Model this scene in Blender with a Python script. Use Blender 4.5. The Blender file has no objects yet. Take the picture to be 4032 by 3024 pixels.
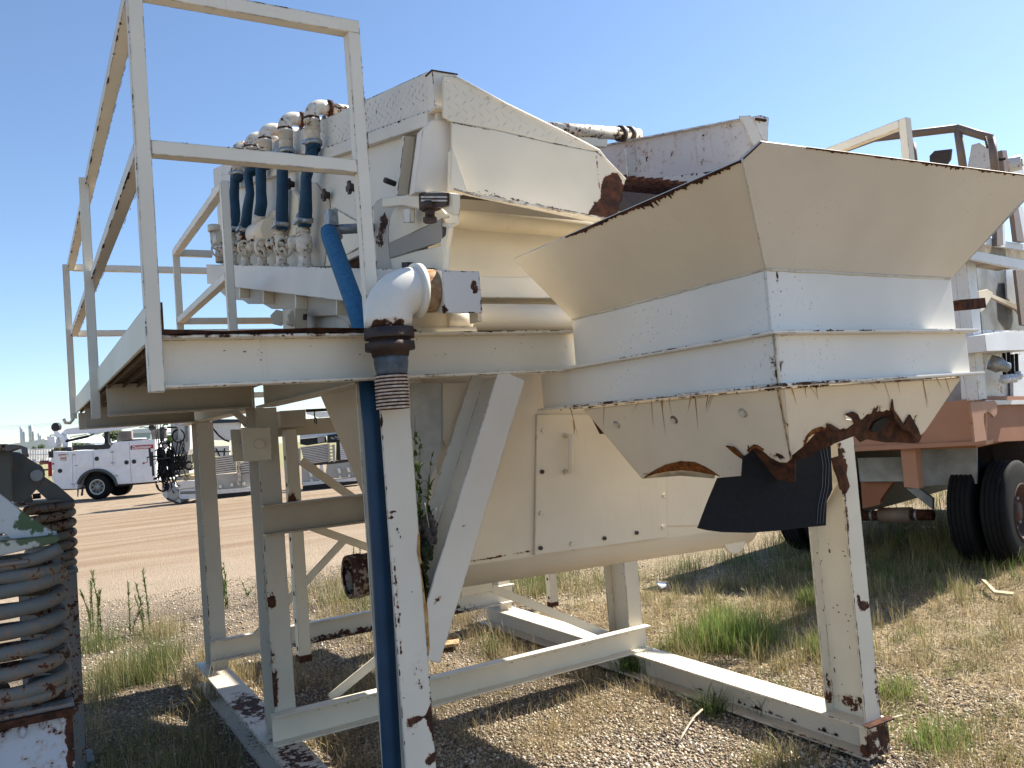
import bpy, bmesh, math, random
import numpy as np
from mathutils import Vector, Matrix
random.seed(7); RNG = np.random.default_rng(11)
SC = bpy.context.scene
COL = SC.collection
# ------------------------------------------------------------------ camera, sky, sun, exposure
CAM = Vector((-1.0559, -2.7044, 1.70)); YAW, PITCH, ROLL, FPX = .53025, .04855, .07853, 3292.66
PW, PH = 4032.0, 3024.0
FWD = Vector((math.sin(YAW)*math.cos(PITCH), math.cos(YAW)*math.cos(PITCH), math.sin(PITCH)))
R0 = Vector((math.cos(YAW), -math.sin(YAW), 0)); U0 = R0.cross(FWD)
RGT = R0*math.cos(ROLL) - U0*math.sin(ROLL); UPV = R0*math.sin(ROLL) + U0*math.cos(ROLL)
cd = bpy.data.cameras.new('camera'); cam = bpy.data.objects.new('camera', cd); COL.objects.link(cam)
cd.sensor_width = 36; cd.lens = FPX/PW*36; cd.clip_start = .05; cd.clip_end = 6000
M = Matrix((RGT, UPV, -FWD)).transposed().to_4x4(); M.translation = CAM; cam.matrix_world = M
SC.camera = cam
SUN_EL, SUN_A = math.radians(45), math.radians(.8)      # azimuth measured from +X towards +Y
sdir = Vector((math.cos(SUN_EL)*math.cos(SUN_A), math.cos(SUN_EL)*math.sin(SUN_A), math.sin(SUN_EL)))
W = bpy.data.worlds.new('World'); SC.world = W; W.use_nodes = True
nt = W.node_tree; sky = nt.nodes.new('ShaderNodeTexSky'); sky.sky_type = 'NISHITA'; sky.sun_disc = False
sky.sun_elevation = SUN_EL; sky.sun_rotation = math.atan2(sdir.x, sdir.y)
sky.air_density = 1.0; sky.dust_density = .6; sky.ozone_density = 3.6; sky.altitude = 600
nt.links.new(sky.outputs[0], nt.nodes['Background'].inputs[0]); nt.nodes['Background'].inputs[1].default_value = .082
sl = bpy.data.lights.new('sun', 'SUN'); sl.energy = 5.0; sl.angle = math.radians(.5); sl.color = (1, .94, .83)
so = bpy.data.objects.new('sun', sl); COL.objects.link(so); so.rotation_euler = sdir.to_track_quat('Z', 'Y').to_euler()
so.location = (20, -5, 30)
SC.view_settings.view_transform = 'Standard'; SC.view_settings.look = 'None'
SC.view_settings.exposure = 1.30; SC.view_settings.gamma = 1
SC.render.engine = 'CYCLES'

# ------------------------------------------------------------------ measuring: where the sight line of a photo point meets a known plane of the place
def ray(x, y): return FWD + RGT*((x-PW/2)/FPX) - UPV*((y-PH/2)/FPX)
def onp(x, y, P, n):
    d = ray(x, y); P = Vector(P); n = Vector(n); return CAM + d*((P-CAM).dot(n)/d.dot(n))
def AX(x, y, X): return onp(x, y, (X, 0, 0), (1, 0, 0))
def AY(x, y, Y): return onp(x, y, (0, Y, 0), (0, 1, 0))
def AZ(x, y, Z): return onp(x, y, (0, 0, Z), (0, 0, 1))
def AD(x, y, D): return CAM + ray(x, y)*D
def zf(ox, oy, k): return lambda pts: [(ox+x/k, oy+y/k) for x, y in pts]
K = 1.8228
Zb = zf(1266, 200, 1.4747); Zc = zf(2532, 300, 1.4747); Zd = zf(0, 950, 1.4747); Ze = zf(1266, 950, 1.4747); Zf = zf(2532, 950, 1.4747)
Zg = zf(0, 1899, 1.4747); Zh = zf(1266, 1899, 1.4747); Zi = zf(2532, 1899, 1.4747); Zj = zf(780, 350, 2.2123); Zk = zf(0, 1600, 3.16)
Zl = zf(600, 1550, 2.6024); Zm = zf(3500, 900, 1.844); Zn = zf(3232, 1500, 2.0738); Zo = zf(2300, 1450, 1.8433); Zp = zf(3200, 420, 2.6587)
Zq = zf(1266, 1300, 1.659); Zr = zf(1266, 700, 2.5525); Zs = zf(1500, 200, 2.0109); Zt = zf(780, 1000, 2.7653); Zu = zf(0, 1720, 2.441)
Zv = zf(0, 2300, 2.291); Zw = zf(560, 1640, 4.608); Zx = zf(1100, 1600, 4.1486); Zy = zf(3750, 500, 3.319); Zz = zf(2200, 400, 2.6024)
Z1 = zf(1150, 550, 2.5523); Z2 = zf(1350, 2050, 3.6875); ZK = zf(0, 0, 1/K)

# ------------------------------------------------------------------ mesh helper
class MB:
    def __init__(s): s.v = []; s.f = []; s.sm = []
    def add(s, vs, fs, smooth=False):
        b = len(s.v); s.v += [tuple(v) for v in vs]
        for f in fs: s.f.append(tuple(b+i for i in f)); s.sm.append(smooth)
        return s
    def hexa(s, c): return s.add(c, [(0,3,2,1),(4,5,6,7),(0,1,5,4),(1,2,6,5),(2,3,7,6),(3,0,4,7)])
    def box(s, a, b):
        x0,y0,z0 = a; x1,y1,z1 = b
        return s.hexa([(x0,y0,z0),(x1,y0,z0),(x1,y1,z0),(x0,y1,z0),(x0,y0,z1),(x1,y0,z1),(x1,y1,z1),(x0,y1,z1)])
    def bar(s, A, B, w, h, up=(0,0,1)):
        A = Vector(A); B = Vector(B); d = (B-A).normalized(); up = Vector(up); sd = d.cross(up).normalized(); up = sd.cross(d)
        c = []
        for P in (A, B):
            for a, b in ((-1,-1),(1,-1),(1,1),(-1,1)): c.append(P + sd*(a*w/2) + up*(b*h/2))
        return s.hexa(c)
    def ibeam(s, A, B, up, depth, width, tf=.010, tw=.008, webpos=0.0):
        "flanges spread along up; webpos -1..1 moves the web sideways (1 = channel)"
        A = Vector(A); B = Vector(B); up = Vector(up).normalized(); d = (B-A).normalized(); sd = d.cross(up).normalized()
        for sg in (-1, 1): s.bar(A+up*(sg*(depth-tf)/2), B+up*(sg*(depth-tf)/2), width, tf, up)
        o = sd*(webpos*(width-tw)/2)
        s.bar(A+o, B+o, tw, depth-2*tf, up); return s
    def prism(s, pts, vec):
        n = len(pts); vec = Vector(vec); P = [Vector(p) for p in pts]
        fs = [tuple(range(n-1, -1, -1)), tuple(range(n, 2*n))] + [(i, (i+1) % n, n+(i+1) % n, n+i) for i in range(n)]
        return s.add(P+[p+vec for p in P], fs)
    def loft(s, rings, caps=True, smooth=True, closed=False):
        n = len(rings[0]); vs = [p for r in rings for p in r]; fs = []
        m = len(rings)
        for i in range(m if closed else m-1):
            j = (i+1) % m
            for q in range(n): fs.append((i*n+q, i*n+(q+1) % n, j*n+(q+1) % n, j*n+q))
        s.add(vs, fs, smooth)
        if caps and not closed:
            b = len(s.v)-len(vs)
            s.f.append(tuple(b+q for q in range(n-1, -1, -1))); s.sm.append(False)
            s.f.append(tuple(b+(m-1)*n+q for q in range(n))); s.sm.append(False)
        return s
    def lathe(s, A, axis, prof, n=20, caps=True):
        A = Vector(A); ax = Vector(axis).normalized(); u = ax.orthogonal().normalized(); w = ax.cross(u)
        return s.loft([[A+ax*t+(u*math.cos(2*math.pi*q/n)+w*math.sin(2*math.pi*q/n))*r for q in range(n)] for t, r in prof], caps)
    def cyl(s, A, B, r, n=18, r2=None):
        A = Vector(A); B = Vector(B); return s.lathe(A, B-A, [(0, r), ((B-A).length, r if r2 is None else r2)], n)
    def tube(s, pts, r, n=10, caps=True, flat=None):
        P = [Vector(p) for p in pts]; rings = []; u = None
        for i, p in enumerate(P):
            d = (P[min(i+1, len(P)-1)]-P[max(i-1, 0)]).normalized()
            if u is None: u = d.orthogonal().normalized()
            u = (u - d*u.dot(d)).normalized(); w = d.cross(u)
            rr = r[i] if isinstance(r, (list, tuple)) else r
            ru, rw = (rr*flat[i][0], rr*flat[i][1]) if flat else (rr, rr)
            rings.append([p+u*math.cos(2*math.pi*q/n)*ru+w*math.sin(2*math.pi*q/n)*rw for q in range(n)])
        return s.loft(rings, caps)
    def nut(s, P, nrm, r, h):
        return s.lathe(P, nrm, [(0, r), (h, r)], 6)
    def build(s, name, m, parent=None, label=None, kind=None):
        me = bpy.data.meshes.new(name); me.from_pydata(s.v, [], s.f)
        bm = bmesh.new(); bm.from_mesh(me)
        bmesh.ops.recalc_face_normals(bm, faces=bm.faces); bm.to_mesh(me); bm.free()
        if len(me.polygons) == len(s.sm): me.polygons.foreach_set('use_smooth', s.sm)
        me.materials.append(m)
        o = bpy.data.objects.new(name, me); COL.objects.link(o)
        if parent is not None: attach(o, parent)
        if label: o['label'] = label
        if kind: o['kind'] = kind
        return o
def attach(o, parent):
    o.parent = parent
    pm = parent.matrix_world.copy() if parent.parent is None and parent.type == 'EMPTY' else Matrix()
    if parent.type == 'EMPTY': pm = Matrix.Translation(parent.location) @ parent.rotation_euler.to_matrix().to_4x4()
    elif parent.parent is not None: pm = Matrix()
    o.matrix_parent_inverse = pm.inverted()
def thing(name, label, cat, loc, group=None):
    o = bpy.data.objects.new(name, None); COL.objects.link(o); o.location = loc; o.empty_display_size = .2
    o['label'] = label; o['category'] = cat
    if group: o['group'] = group
    return o
def tag(o, label, cat, group=None):
    o['label'] = label; o['category'] = cat
    if group: o['group'] = group
    return o
def plateX(pts, X, th): return MB().prism([AX(x, y, X) for x, y in pts], (th, 0, 0))
def plateY(pts, Y, th): return MB().prism([AY(x, y, Y) for x, y in pts], (0, th, 0))
def arc(c, a, b, r, t0, t1, n):
    c = Vector(c); a = Vector(a); b = Vector(b)
    return [c+a*(r*math.cos(t0+(t1-t0)*i/n))+b*(r*math.sin(t0+(t1-t0)*i/n)) for i in range(n+1)]

def flakes(A, B, nrm, inward, n, parent, ln=(.004, .022), dp=(.002, .006), m=None, jitter=0.0, name='rust_flakes'):
    "small irregular scabs of rust along an arris, proud of the face"
    A = Vector(A); B = Vector(B); d = (B-A).normalized(); L = (B-A).length; nrm = Vector(nrm).normalized(); inw = (Vector(inward)-d*Vector(inward).dot(d)).normalized(); mb = MB()
    n = max(6, int(n*.7)); hot = [random.random() for _ in range(max(2, n//4))]
    for _ in range(n):
        t = (random.choice(hot)+random.gauss(0, .04) if random.random() < .7 else random.random())*L; t = min(max(t, .004), L-.004); l = ln[0]+(ln[1]-ln[0])*random.random()**2.5; w = dp[0]+(dp[1]-dp[0])*random.random()**2
        o = A+d*t+nrm*.0004+inw*(jitter*random.random()**1.5)
        k = [(-.5,0),(-.3,.7),(-.1,.45),(.12,1),(.3,.5),(.5,.1)]
        k0 = -.001 if jitter == 0 else -.4*w
        mb.prism([o+d*(l*(a+random.uniform(-.08,.08)))+inw*(k0 if b == 0 else w*b*random.uniform(.6,1.2)) for a, b in k]+[o+d*(l*.4)+inw*k0], nrm*.0009)
    ob = mb.build(name, m or rust, parent); ob['kind'] = 'stuff'; return ob
# ------------------------------------------------------------------ materials
class NT:
    def __init__(s, name):
        s.m = bpy.data.materials.new(name); s.m.use_nodes = True; s.t = s.m.node_tree; s.b = s.t.nodes['Principled BSDF']
        s.out = s.t.nodes['Material Output']
    def n(s, typ, **kw):
        nd = s.t.nodes.new(typ)
        for k, v in kw.items():
            if k.startswith('i_'):
                key = k[2:]; key = int(key) if key.isdigit() else key.replace('_', ' '); s.put(nd.inputs[key], v)
            else: setattr(nd, k, v)
        return nd
    def put(s, sock, v):
        if isinstance(v, bpy.types.NodeSocket): s.t.links.new(v, sock)
        elif isinstance(v, bpy.types.Node): s.t.links.new(v.outputs[0], sock)
        else: sock.default_value = v
    def math(s, op, a, b=0.0, c=None):
        nd = s.t.nodes.new('ShaderNodeMath'); nd.operation = op; s.put(nd.inputs[0], a); s.put(nd.inputs[1], b)
        if c is not None: s.put(nd.inputs[2], c)
        return nd.outputs[0]
    def step(s, v, lo, hi, a=0.0, b=1.0):
        nd = s.t.nodes.new('ShaderNodeMapRange'); nd.interpolation_type = 'SMOOTHSTEP'
        s.put(nd.inputs[0], v); nd.inputs[1].default_value = lo; nd.inputs[2].default_value = hi; nd.inputs[3].default_value = a; nd.inputs[4].default_value = b
        return nd.outputs[0]
    def mix(s, f, a, b, mode='MIX'):
        nd = s.t.nodes.new('ShaderNodeMix'); nd.data_type = 'RGBA'; nd.blend_type = mode
        s.put(nd.inputs[0], f)
        for i, v in ((6, a), (7, b)):
            if isinstance(v, (tuple, list)): v = tuple(v)+(1,) if len(v) == 3 else tuple(v)
            s.put(nd.inputs[i], v)
        return nd.outputs[2]
    def noise(s, vec, scale, detail=4, rough=.55, dist=0):
        nd = s.n('ShaderNodeTexNoise', i_Scale=scale, i_Detail=detail, i_Roughness=rough, i_Distortion=dist)
        if vec is not None: s.put(nd.inputs['Vector'], vec)
        return nd.outputs[0]
    def coord(s): return s.n('ShaderNodeTexCoord').outputs['Object']
    def scaled(s, vec, sc):
        nd = s.n('ShaderNodeMapping'); s.put(nd.inputs['Vector'], vec); nd.inputs['Scale'].default_value = sc; return nd.outputs[0]
    def bump(s, h, strength, dist=.01, normal=None):
        nd = s.n('ShaderNodeBump', i_Strength=strength, i_Distance=dist); s.put(nd.inputs['Height'], h)
        if normal is not None: s.put(nd.inputs['Normal'], normal)
        s.put(s.b.inputs['Normal'], nd.outputs[0]); return nd.outputs[0]
    def col(s, v):
        if isinstance(v, (tuple, list)): v = tuple(v)+(1,) if len(v) == 3 else v
        s.put(s.b.inputs['Base Color'], v)
    def rough(s, v): s.put(s.b.inputs['Roughness'], v)

def paint(name, col, chip=0.0, edge=.5, streak=.3, rough=.5, spots=(), under=None, speck=.25, wave=.25, dust=.0, plate=None, ut=.50):
    """weathered paint over rusting steel: flaked specks, rusty arrises, run-down stains, faint waviness"""
    t = NT(name); c = t.coord(); col = tuple(x*1.03 for x in col)
    nb = t.noise(c, 2.3, 4); nf = t.noise(c, 38, 9, .68); nm = t.noise(c, 11, 6, .6)
    bev = t.n('ShaderNodeBevel', samples=4); bev.inputs['Radius'].default_value = .009
    geo = t.n('ShaderNodeNewGeometry'); dt = t.n('ShaderNodeVectorMath', operation='DOT_PRODUCT'); t.put(dt.inputs[0], bev.outputs[0]); t.put(dt.inputs[1], geo.outputs['Normal'])
    e = t.math('MULTIPLY', t.math('SUBTRACT', 1.0, dt.outputs['Value']), 3.2)
    e = t.math('MINIMUM', e, 1.0)
    f = t.math('ADD', t.math('MULTIPLY', nf, .5), t.math('ADD', t.math('MULTIPLY', nm, .3), t.math('MULTIPLY', nb, .2)))
    f = t.math('ADD', f, t.math('MULTIPLY', t.math('MULTIPLY', e, edge), t.step(nm, .36, .62, .0, .30)))
    f = t.math('ADD', f, chip*(.1 if chip < 0 else .2))
    brk = t.step(t.noise(c, 17, 8, .7), .36, .62, .25, 1.25) if spots else None
    st = 0.0
    for (P, r, a) in spots:
        mp = t.n('ShaderNodeVectorMath', operation='SUBTRACT'); t.put(mp.inputs[0], c); mp.inputs[1].default_value = tuple(P)
        dv = t.n('ShaderNodeVectorMath', operation='DIVIDE'); t.put(dv.inputs[0], mp.outputs[0]); dv.inputs[1].default_value = tuple(r)
        ln = t.n('ShaderNodeVectorMath', operation='LENGTH'); t.put(ln.inputs[0], dv.outputs[0])
        f = t.math('ADD', f, t.math('MULTIPLY', t.step(ln.outputs['Value'], 0.15 if a < 1.5 else .55, 1.35, .34*a, 0.0), brk if a < 1.5 else t.math('ADD', .7, t.math('MULTIPLY', brk, .3))))
    mask = t.step(f, .655, .672)
    stain = t.step(f, .585, .665)
    sv = t.noise(t.scaled(c, (26, 26, 1.1)), 1.0, 5, .6)
    sm = t.math('MULTIPLY', t.step(sv, .60, .78), t.step(nb, .42, .66))
    base = t.mix(t.step(nb, .3, .7), [x*.93 for x in col], [min(1, x*1.04) for x in col])
    sp = t.step(t.noise(t.scaled(c, (1, 1, 1)), 90, 3), .63, .72)
    base = t.mix(t.math('MULTIPLY', t.math('MULTIPLY', sp, t.step(nb, .5, .62)), speck), base, (.30, .31, .31))
    base = t.mix(t.math('MULTIPLY', t.step(t.noise(c, .9, 5, .65), .48, .75), .35), base, (.52, .45, .33), 'MULTIPLY') if dust else base
    base = t.mix(t.math('MULTIPLY', sm, streak), base, (.34, .20, .09))
    base = t.mix(t.math('MULTIPLY', stain, .38), base, (.36, .17, .06))
    if under is not None:
        um = t.step(t.math('ADD', t.noise(c, 5.5, 8, .62), t.math('MULTIPLY', e, .08)), ut, ut+.02)
        base = t.mix(um, base, under)
    rc = t.mix(t.step(t.noise(c, 24, 6, .7), .35, .7), (.028, .014, .011), (.115, .040, .018))
    t.col(t.mix(mask, base, rc)); t.rough(t.mix(mask, (rough,)*3, (.9,)*3))
    t.b.inputs['Specular IOR Level'].default_value = .35
    h = t.math('ADD', t.math('MULTIPLY', t.noise(c, 3.1, 2), 1.6*wave), t.math('ADD', t.math('MULTIPLY', t.noise(c, 220, 3), .02), t.math('MULTIPLY', mask, -.06)))
    if plate == 'tread':
        pass
    t.bump(h, .55, .02, bev.outputs[0])
    return t.m

def plain(name, col, rough=.6, var=.15, scale=20, bump=.0, metal=0.0, spec=.4, col2=None, thr=None):
    t = NT(name); c = t.coord(); n = t.noise(c, scale, 6, .6)
    c2 = col2 if col2 is not None else [x*(1-var*1.6) for x in col]
    lo, hi = thr if thr else (.3, .7)
    t.col(t.mix(t.step(n, lo, hi), [min(1, x*(1+var*.4)) for x in col], c2)); t.rough(rough)
    t.b.inputs['Metallic'].default_value = metal; t.b.inputs['Specular IOR Level'].default_value = spec
    if bump: t.bump(n, bump, .01)
    return t.m

CREAM = (.74, .665, .525)
cream = paint('cream_paint', CREAM, chip=-.12, edge=.55)
cream_clean = paint('cream_paint_smooth', (.74, .665, .53), chip=-.42, edge=.30, streak=.22)
cream_worn = paint('cream_paint_worn', (.63, .565, .455), chip=.10, edge=.95, streak=.5)
cream_dirty = paint('cream_paint_dirty', (.54, .47, .365), chip=-.15, edge=.5, streak=.7, dust=1)
white_worn = paint('white_paint_worn', (.66, .64, .60), chip=.27, edge=1.0, streak=.8)
rust = plain('rusted_steel', (.085, .034, .018), .92, .5, 30, .5, spec=.2, col2=(.026, .014, .011))
rust_orange = plain('orange_rust', (.23, .085, .022), .95, .4, 45, .6, spec=.1, col2=(.08, .028, .010))
dark_iron = plain('dark_iron', (.030, .024, .024), .6, .4, 30, .3, col2=(.06, .035, .025))
rubber = plain('black_rubber', (.0065, .007, .0095), .7, .3, 60, .1, spec=.3)
steel = plain('galvanised_steel', (.33, .35, .36), .42, .25, 25, .1, metal=.55)
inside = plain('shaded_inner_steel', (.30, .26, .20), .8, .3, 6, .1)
# ------------------------------------------------------------------ the wash plant: skid, columns, beams
WP = thing('wash_plant', 'big cream painted steel screening plant with flared hopper, railings and blue hoses', 'machine', (1.2, 1.8, 0))
def P(mb, name, m=cream, parent=WP, label=None): return mb.build(name, m, parent, label)
UL, UR, FW, FD = 0.0, 2.322, .1095, .2317        # column lines, flange width, section depth
ZS, ZB, ZT = .157, 1.892, 2.054
def mk(z, x, y, rx, rz, a): p = AY(*z([(x, y)])[0], 0); return ((p.x, p.y, p.z), (rx, .04, rz), a)
def mark(x, y, z, rx, ry, rz, a=1.0): return ((x, y, z), (rx, ry, rz), a)
skid_l = paint('skid_paint_left', (.60, .53, .43), chip=.16, edge=.8, streak=.3, spots=[mark(.03, 2.5, .157, .12, .35, .03, .75), mark(.03, 1.5, .157, .1, .5, .03, .6), mark(.03, .9, .157, .1, .4, .03, .5)])
skid_r = paint('skid_paint_right', (.62, .56, .46), chip=-.02, edge=.9, streak=.4, spots=[mark(2.37, -.03, .07, .12, .06, .10, 1.2), mark(2.29, .15, .04, .03, .5, .04, .9), mark(2.29, .9, .03, .03, .7, .02, .8)])
P(MB().ibeam((.027, -.03, ZS/2), (.027, 3.84, ZS/2), (0,0,1), ZS, .172, .011, .009), 'skid_runner', skid_l)
mb = MB().ibeam((2.376, -.02, ZS/2), (2.376, 3.9, ZS/2), (0,0,1), ZS, .18, .011, .009)
mb.box((2.300, -.022, .002), (2.45, .03, ZS-.013)); P(mb, 'skid_runner', skid_r)
P(MB().box((2.29, -.045, ZS-.004), (2.475, .0, ZS+.003)), 'foot_plate', rust)
def column(x, y, m, z0=ZS, z1=ZB): return P(MB().ibeam((x+FW/2, y+FD/2, z0), (x+FW/2, y+FD/2, z1), (0,1,0), FD, FW, .010, .008), 'column', m)
col_front = paint('column_paint_front', (.67, .64, .56), chip=-.10, edge=.75, streak=.45, spots=[
    mk(Zh, 525, 1395, .030, .035, .9), mk(Zh, 625, 1385, .014, .04, .8), mk(Zh, 575, 1370, .04, .012, .5), mk(Zh, 630, 1620, .022, .035, .9), mk(Zh, 645, 1420, .012, .18, .7), mk(Zh, 560, 1110, .03, .10, .45),
    mk(Zh, 600, 560, .012, .16, .85), mk(Zh, 440, 700, .008, .35, .62), mk(Zh, 575, 330, .012, .05, .7), mk(Zq, 390, 590, .008, .05, .8), mk(Zq, 466, 1188, .02, .008, .8), mk(Zq, 455, 1222, .02, .008, .7)])
column(UL, 0, col_front)
col_right = paint('column_paint_right', (.66, .62, .52), chip=.02, edge=.9, streak=.5, spots=[mk(Zi, 1285, 715, .06, .03, 1.1), mk(Zi, 1250, 680, .02, .04, .9), mark(2.33, .0, 1.25, .014, .05, .30, .75),
    mark(2.34, .20, .25, .03, .06, .12, .9), mark(2.36, .10, .22, .05, .1, .05, .8), mark(2.33, 0, 1.40, .04, .05, .12, 1.0), mark(2.42, 0, .3, .02, .03, .15, .6)])
column(UR, 0, col_right)
col_mid = paint('column_paint_mid', (.58, .54, .46), chip=-.02, edge=.8, streak=.4, spots=[mark(.02, 1.78, .88, .03, .05, .06, 1.0), mark(.005, 1.8, .45, .03, .1, .25, .7), mark(.0, 1.8, .2, .05, .08, .08, 1.0)])
column(UL, 1.782, col_mid); column(UR, 1.782, cream_worn)
column(UL, 3.54, col_mid); column(UR, 3.54, cream_worn)
# corner stiffener of the front right column and its torn, rusted pocket
P(MB().prism([(UR-.004, .012, 1.30), (UR-.004, .22, 1.06), (UR-.004, .22, 1.30)], (-.008, 0, 0)), 'stiffener', cream_clean)
P(MB().prism([AY(x, y, -.004) for x, y in Zn([(82,630),(150,610),(200,690),(190,760),(218,860),(190,915),(150,880),(130,790),(100,720)])], (0, -.014, 0)), 'rust_flake', rust)
# cross members
def chan(A, B, depth, width, side, m=cream, name='cross_beam', z=(0,0,1)): return P(MB().ibeam(A, B, z, depth, width, .010, .007, side), name, m)
chan((-.02, 1.745, .234), (2.447, 1.745, .234), ZS-.002, .07, -1, cream)
chan((-.004, 1.75, 1.305), (1.4, 1.75, 1.305), .158, .06, -1, cream_dirty)
chan((-.004, 3.51, .29), (2.447, 3.51, .29), .15, .06, -1, paint('cross_beam_rusty', (.60, .55, .46), chip=.1, edge=.9, spots=[mark(1.0, 3.5, .22, .55, .08, .05, 1.0), mark(1.75, 3.5, .24, .3, .08, .05, 1.0)]))
# longitudinal and cantilever beams under the walkway
P(MB().ibeam((.05, .24, 1.972), (.05, 1.78, 1.972), (0,0,1), .156, .10), 'side_beam', cream_dirty)
P(MB().ibeam((.05, 2.02, 1.972), (.05, 4.3, 1.972), (0,0,1), .156, .10), 'side_beam', cream_dirty)
P(MB().ibeam((2.38, .24, 1.972), (2.38, 4.3, 1.972), (0,0,1), .156, .10), 'side_beam', cream_dirty)
for y, z in ((1.81, 1.972), (3.57, 1.972)):
    P(MB().ibeam((-.70, y, z), (-.004, y, z), (0,0,1), .154, .07, .010, .007, -1), 'cantilever_beam', cream_dirty)
P(MB().box((-.712, 4.1, 1.91), (-.30, 4.16, 2.03)), 'cantilever_beam', cream_dirty)
beam_front = paint('front_beam_paint', (.71, .65, .535), chip=-.30, edge=.75, streak=.18, spots=[mark(.22, 0, 1.90, .10, .02, .015, .6), mark(-.45, .0, 2.05, .5, .05, .012, .55), mark(.44, .04, 2.0, .012, .02, .05, .55), mark(.815, .03, 1.98, .02, .05, .09, .4)])
P(MB().ibeam((-.684, .03, (ZB+ZT)/2), (3.10, .03, (ZB+ZT)/2), (0,0,1), ZT-ZB, .06, .010, .008, -.9), 'front_beam', beam_front)
# walkway: fascia, decking with rusted edge, toe plate
P(MB().box((-.724, .06, 2.036), (-.714, 4.31, 2.146)), 'fascia', cream_clean)
deck = plain('rusty_decking', (.10, .062, .038), .9, .5, 14, .4, col2=(.22, .15, .09))
P(MB().box((-.712, .065, 2.056), (.19, 4.3, 2.066)), 'deck_plate', deck)
for i in range(10): P(MB().bar((-.69+i*.065, .08, 2.044), (-.69+i*.065, 4.28, 2.044), .006, .022), 'grating_bar', deck)
P(MB().box((2.45, .065, 2.056), (3.1, 4.3, 2.066)), 'deck_plate', deck)
P(MB().prism([(-.68, .0, 2.057), (.16, 0, 2.057), (.16, .02, 2.068), (-.2, -.004, 2.072), (-.5, .01, 2.066), (-.68, 0, 2.072)], (0, .05, 0)), 'deck_edge', rust)
P(MB().box((-.688, .004, 2.06), (-.676, .05, 2.155)), 'toe_stub', rust)
# railings
T = .046
rail_m = paint('railing_paint', (.73, .675, .565), chip=.02, edge=.85, streak=.3)
def railing(parts, nm='railing'):
    r = P(MB().bar(*parts[0][:2], T, T), nm, rail_m)
    for a, b in parts[1:]:
        P(MB().bar(a, b, T-.002, T-.002, (0,0,1) if abs(a[2]-b[2]) < .5 else (0,1,0)), 'post' if abs(a[2]-b[2]) > .5 else 'rail', rail_m, r)
    return r
xl, zt, zm = -.705, 3.135, 2.635
railing([((xl+.02, .021, zt), (.022, .021, zt)), ((xl, .021, 1.882), (xl, .021, 3.16)), ((0, .021, 2.056), (0, .021, zt+.022)), ((xl+.023, .021, zm), (-.023, .021, zm))])
railing([((xl, .045, zt), (xl, 4.3, zt)), ((xl-.03, 2.06, 1.895), (xl-.03, 2.06, zt+.01)), ((xl-.03, 4.3, 2.0), (xl-.03, 4.3, zt+.02)), ((xl, .045, zm), (xl, 4.3, zm))])
railing([((xl+.02, 4.3, zt), (1.7, 4.3, zt)), ((xl+.02, 4.3, zm), (1.7, 4.3, zm)), ((xl+.02, 4.3, 2.11), (1.7, 4.3, 2.11))])
railing([((-.05, 1.98, zt), (-.05, 3.68, zt)), ((-.05, 1.97, 2.066), (-.05, 1.97, zt+.022)), ((-.05, 3.68, 2.066), (-.05, 3.68, zt+.022)), ((-.05, 1.98, zm), (-.05, 3.68, zm))])
railing([((-.03, 3.68, zt), (.20, 3.68, zt)), ((-.03, 3.68, zm), (.9, 3.68, zm))])
railing([((3.1, .02, 3.15), (3.1, 4.3, 3.15)), ((3.1, .0, 2.066), (3.1, .0, 3.173)), ((3.1, 2.1, 2.066), (3.1, 2.1, 3.13)), ((3.1, .02, 2.6), (3.1, 4.3, 2.6))])
P(MB().tube([(xl-.03, 4.25, 2.03), (xl-.04, 4.2, 1.99), (xl-.06, 4.2, 1.965), (xl-.09, 4.2, 1.97), (xl-.10, 4.2, 2.0)], .012, 6), 'hook', cream)
# diagonal brace in the front frame
bt = (AY(1956, 1478, .115), AY(2074, 1475, .115))
brace_m = paint('brace_paint', (.66, .62, .54), chip=-.12, edge=.7, streak=.3, spots=[mk(Zh, 690, 225, .012, .01, .9), mk(Zh, 830, 255, .014, .008, .9), mk(Zh, 680, 690, .02, .03, .6), mk(Zh, 725, 130, .015, .01, .8)])
A0 = Vector((.535, .1158, 1.888)); B0 = Vector((.118, .1158, .965)); d0 = (B0-A0).normalized()
P(MB().ibeam(A0, B0 + d0*.05, (0,1,0), FD-.002, .118, .010, .008), 'diagonal_brace', brace_m)
# braces, jack legs, mounts seen between the columns
def flat(pts, Y, nm='brace', m=cream, th=.008): return P(plateY(pts, Y, th), nm, m)
def strap(a, b, Y, w=.045, m=cream, nm='brace'):
    A = AY(*a, Y); B = AY(*b, Y); return P(MB().bar(A, B, .012, w, (0,0,1)), nm, m)
strap((1186,1815), (1400,1968), 3.2, .06, cream_dirty); strap((1190,2062), (1560,2195), 2.2, .045)
strap((1010,2500), (1366,2115), 3.0, .05, cream_worn)
strap((1937,2316), (2392,2500), 1.85, .05); strap((1812,2330), (1300,2750), 1.85, .05)
flat(Zh([(805,590),(990,575),(995,630),(815,670)]), 1.84, 'gusset', cream)
def jack(px, top, bot, Y, m):
    A = AY(*top, Y); B = AY(*bot, Y); A.x = B.x = (A.x+B.x)/2
    o = P(MB().bar(B, A, .075, .075, (0,1,0)), 'jack_leg', m)
    L = (A-B).length
    for i in range(int(L/.17)):
        z = B.z + .08 + i*.17; P(MB().cyl((B.x-.0385, B.y-.0, z), (B.x-.036, B.y-.0, z), .015, 10), 'pin_hole', rust, o)
    P(MB().box((B.x-.0385, B.y-.0385, B.z-.002), (B.x+.0385, B.y+.0385, B.z+.04)), 'foot', rust, o)
    return o
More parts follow.
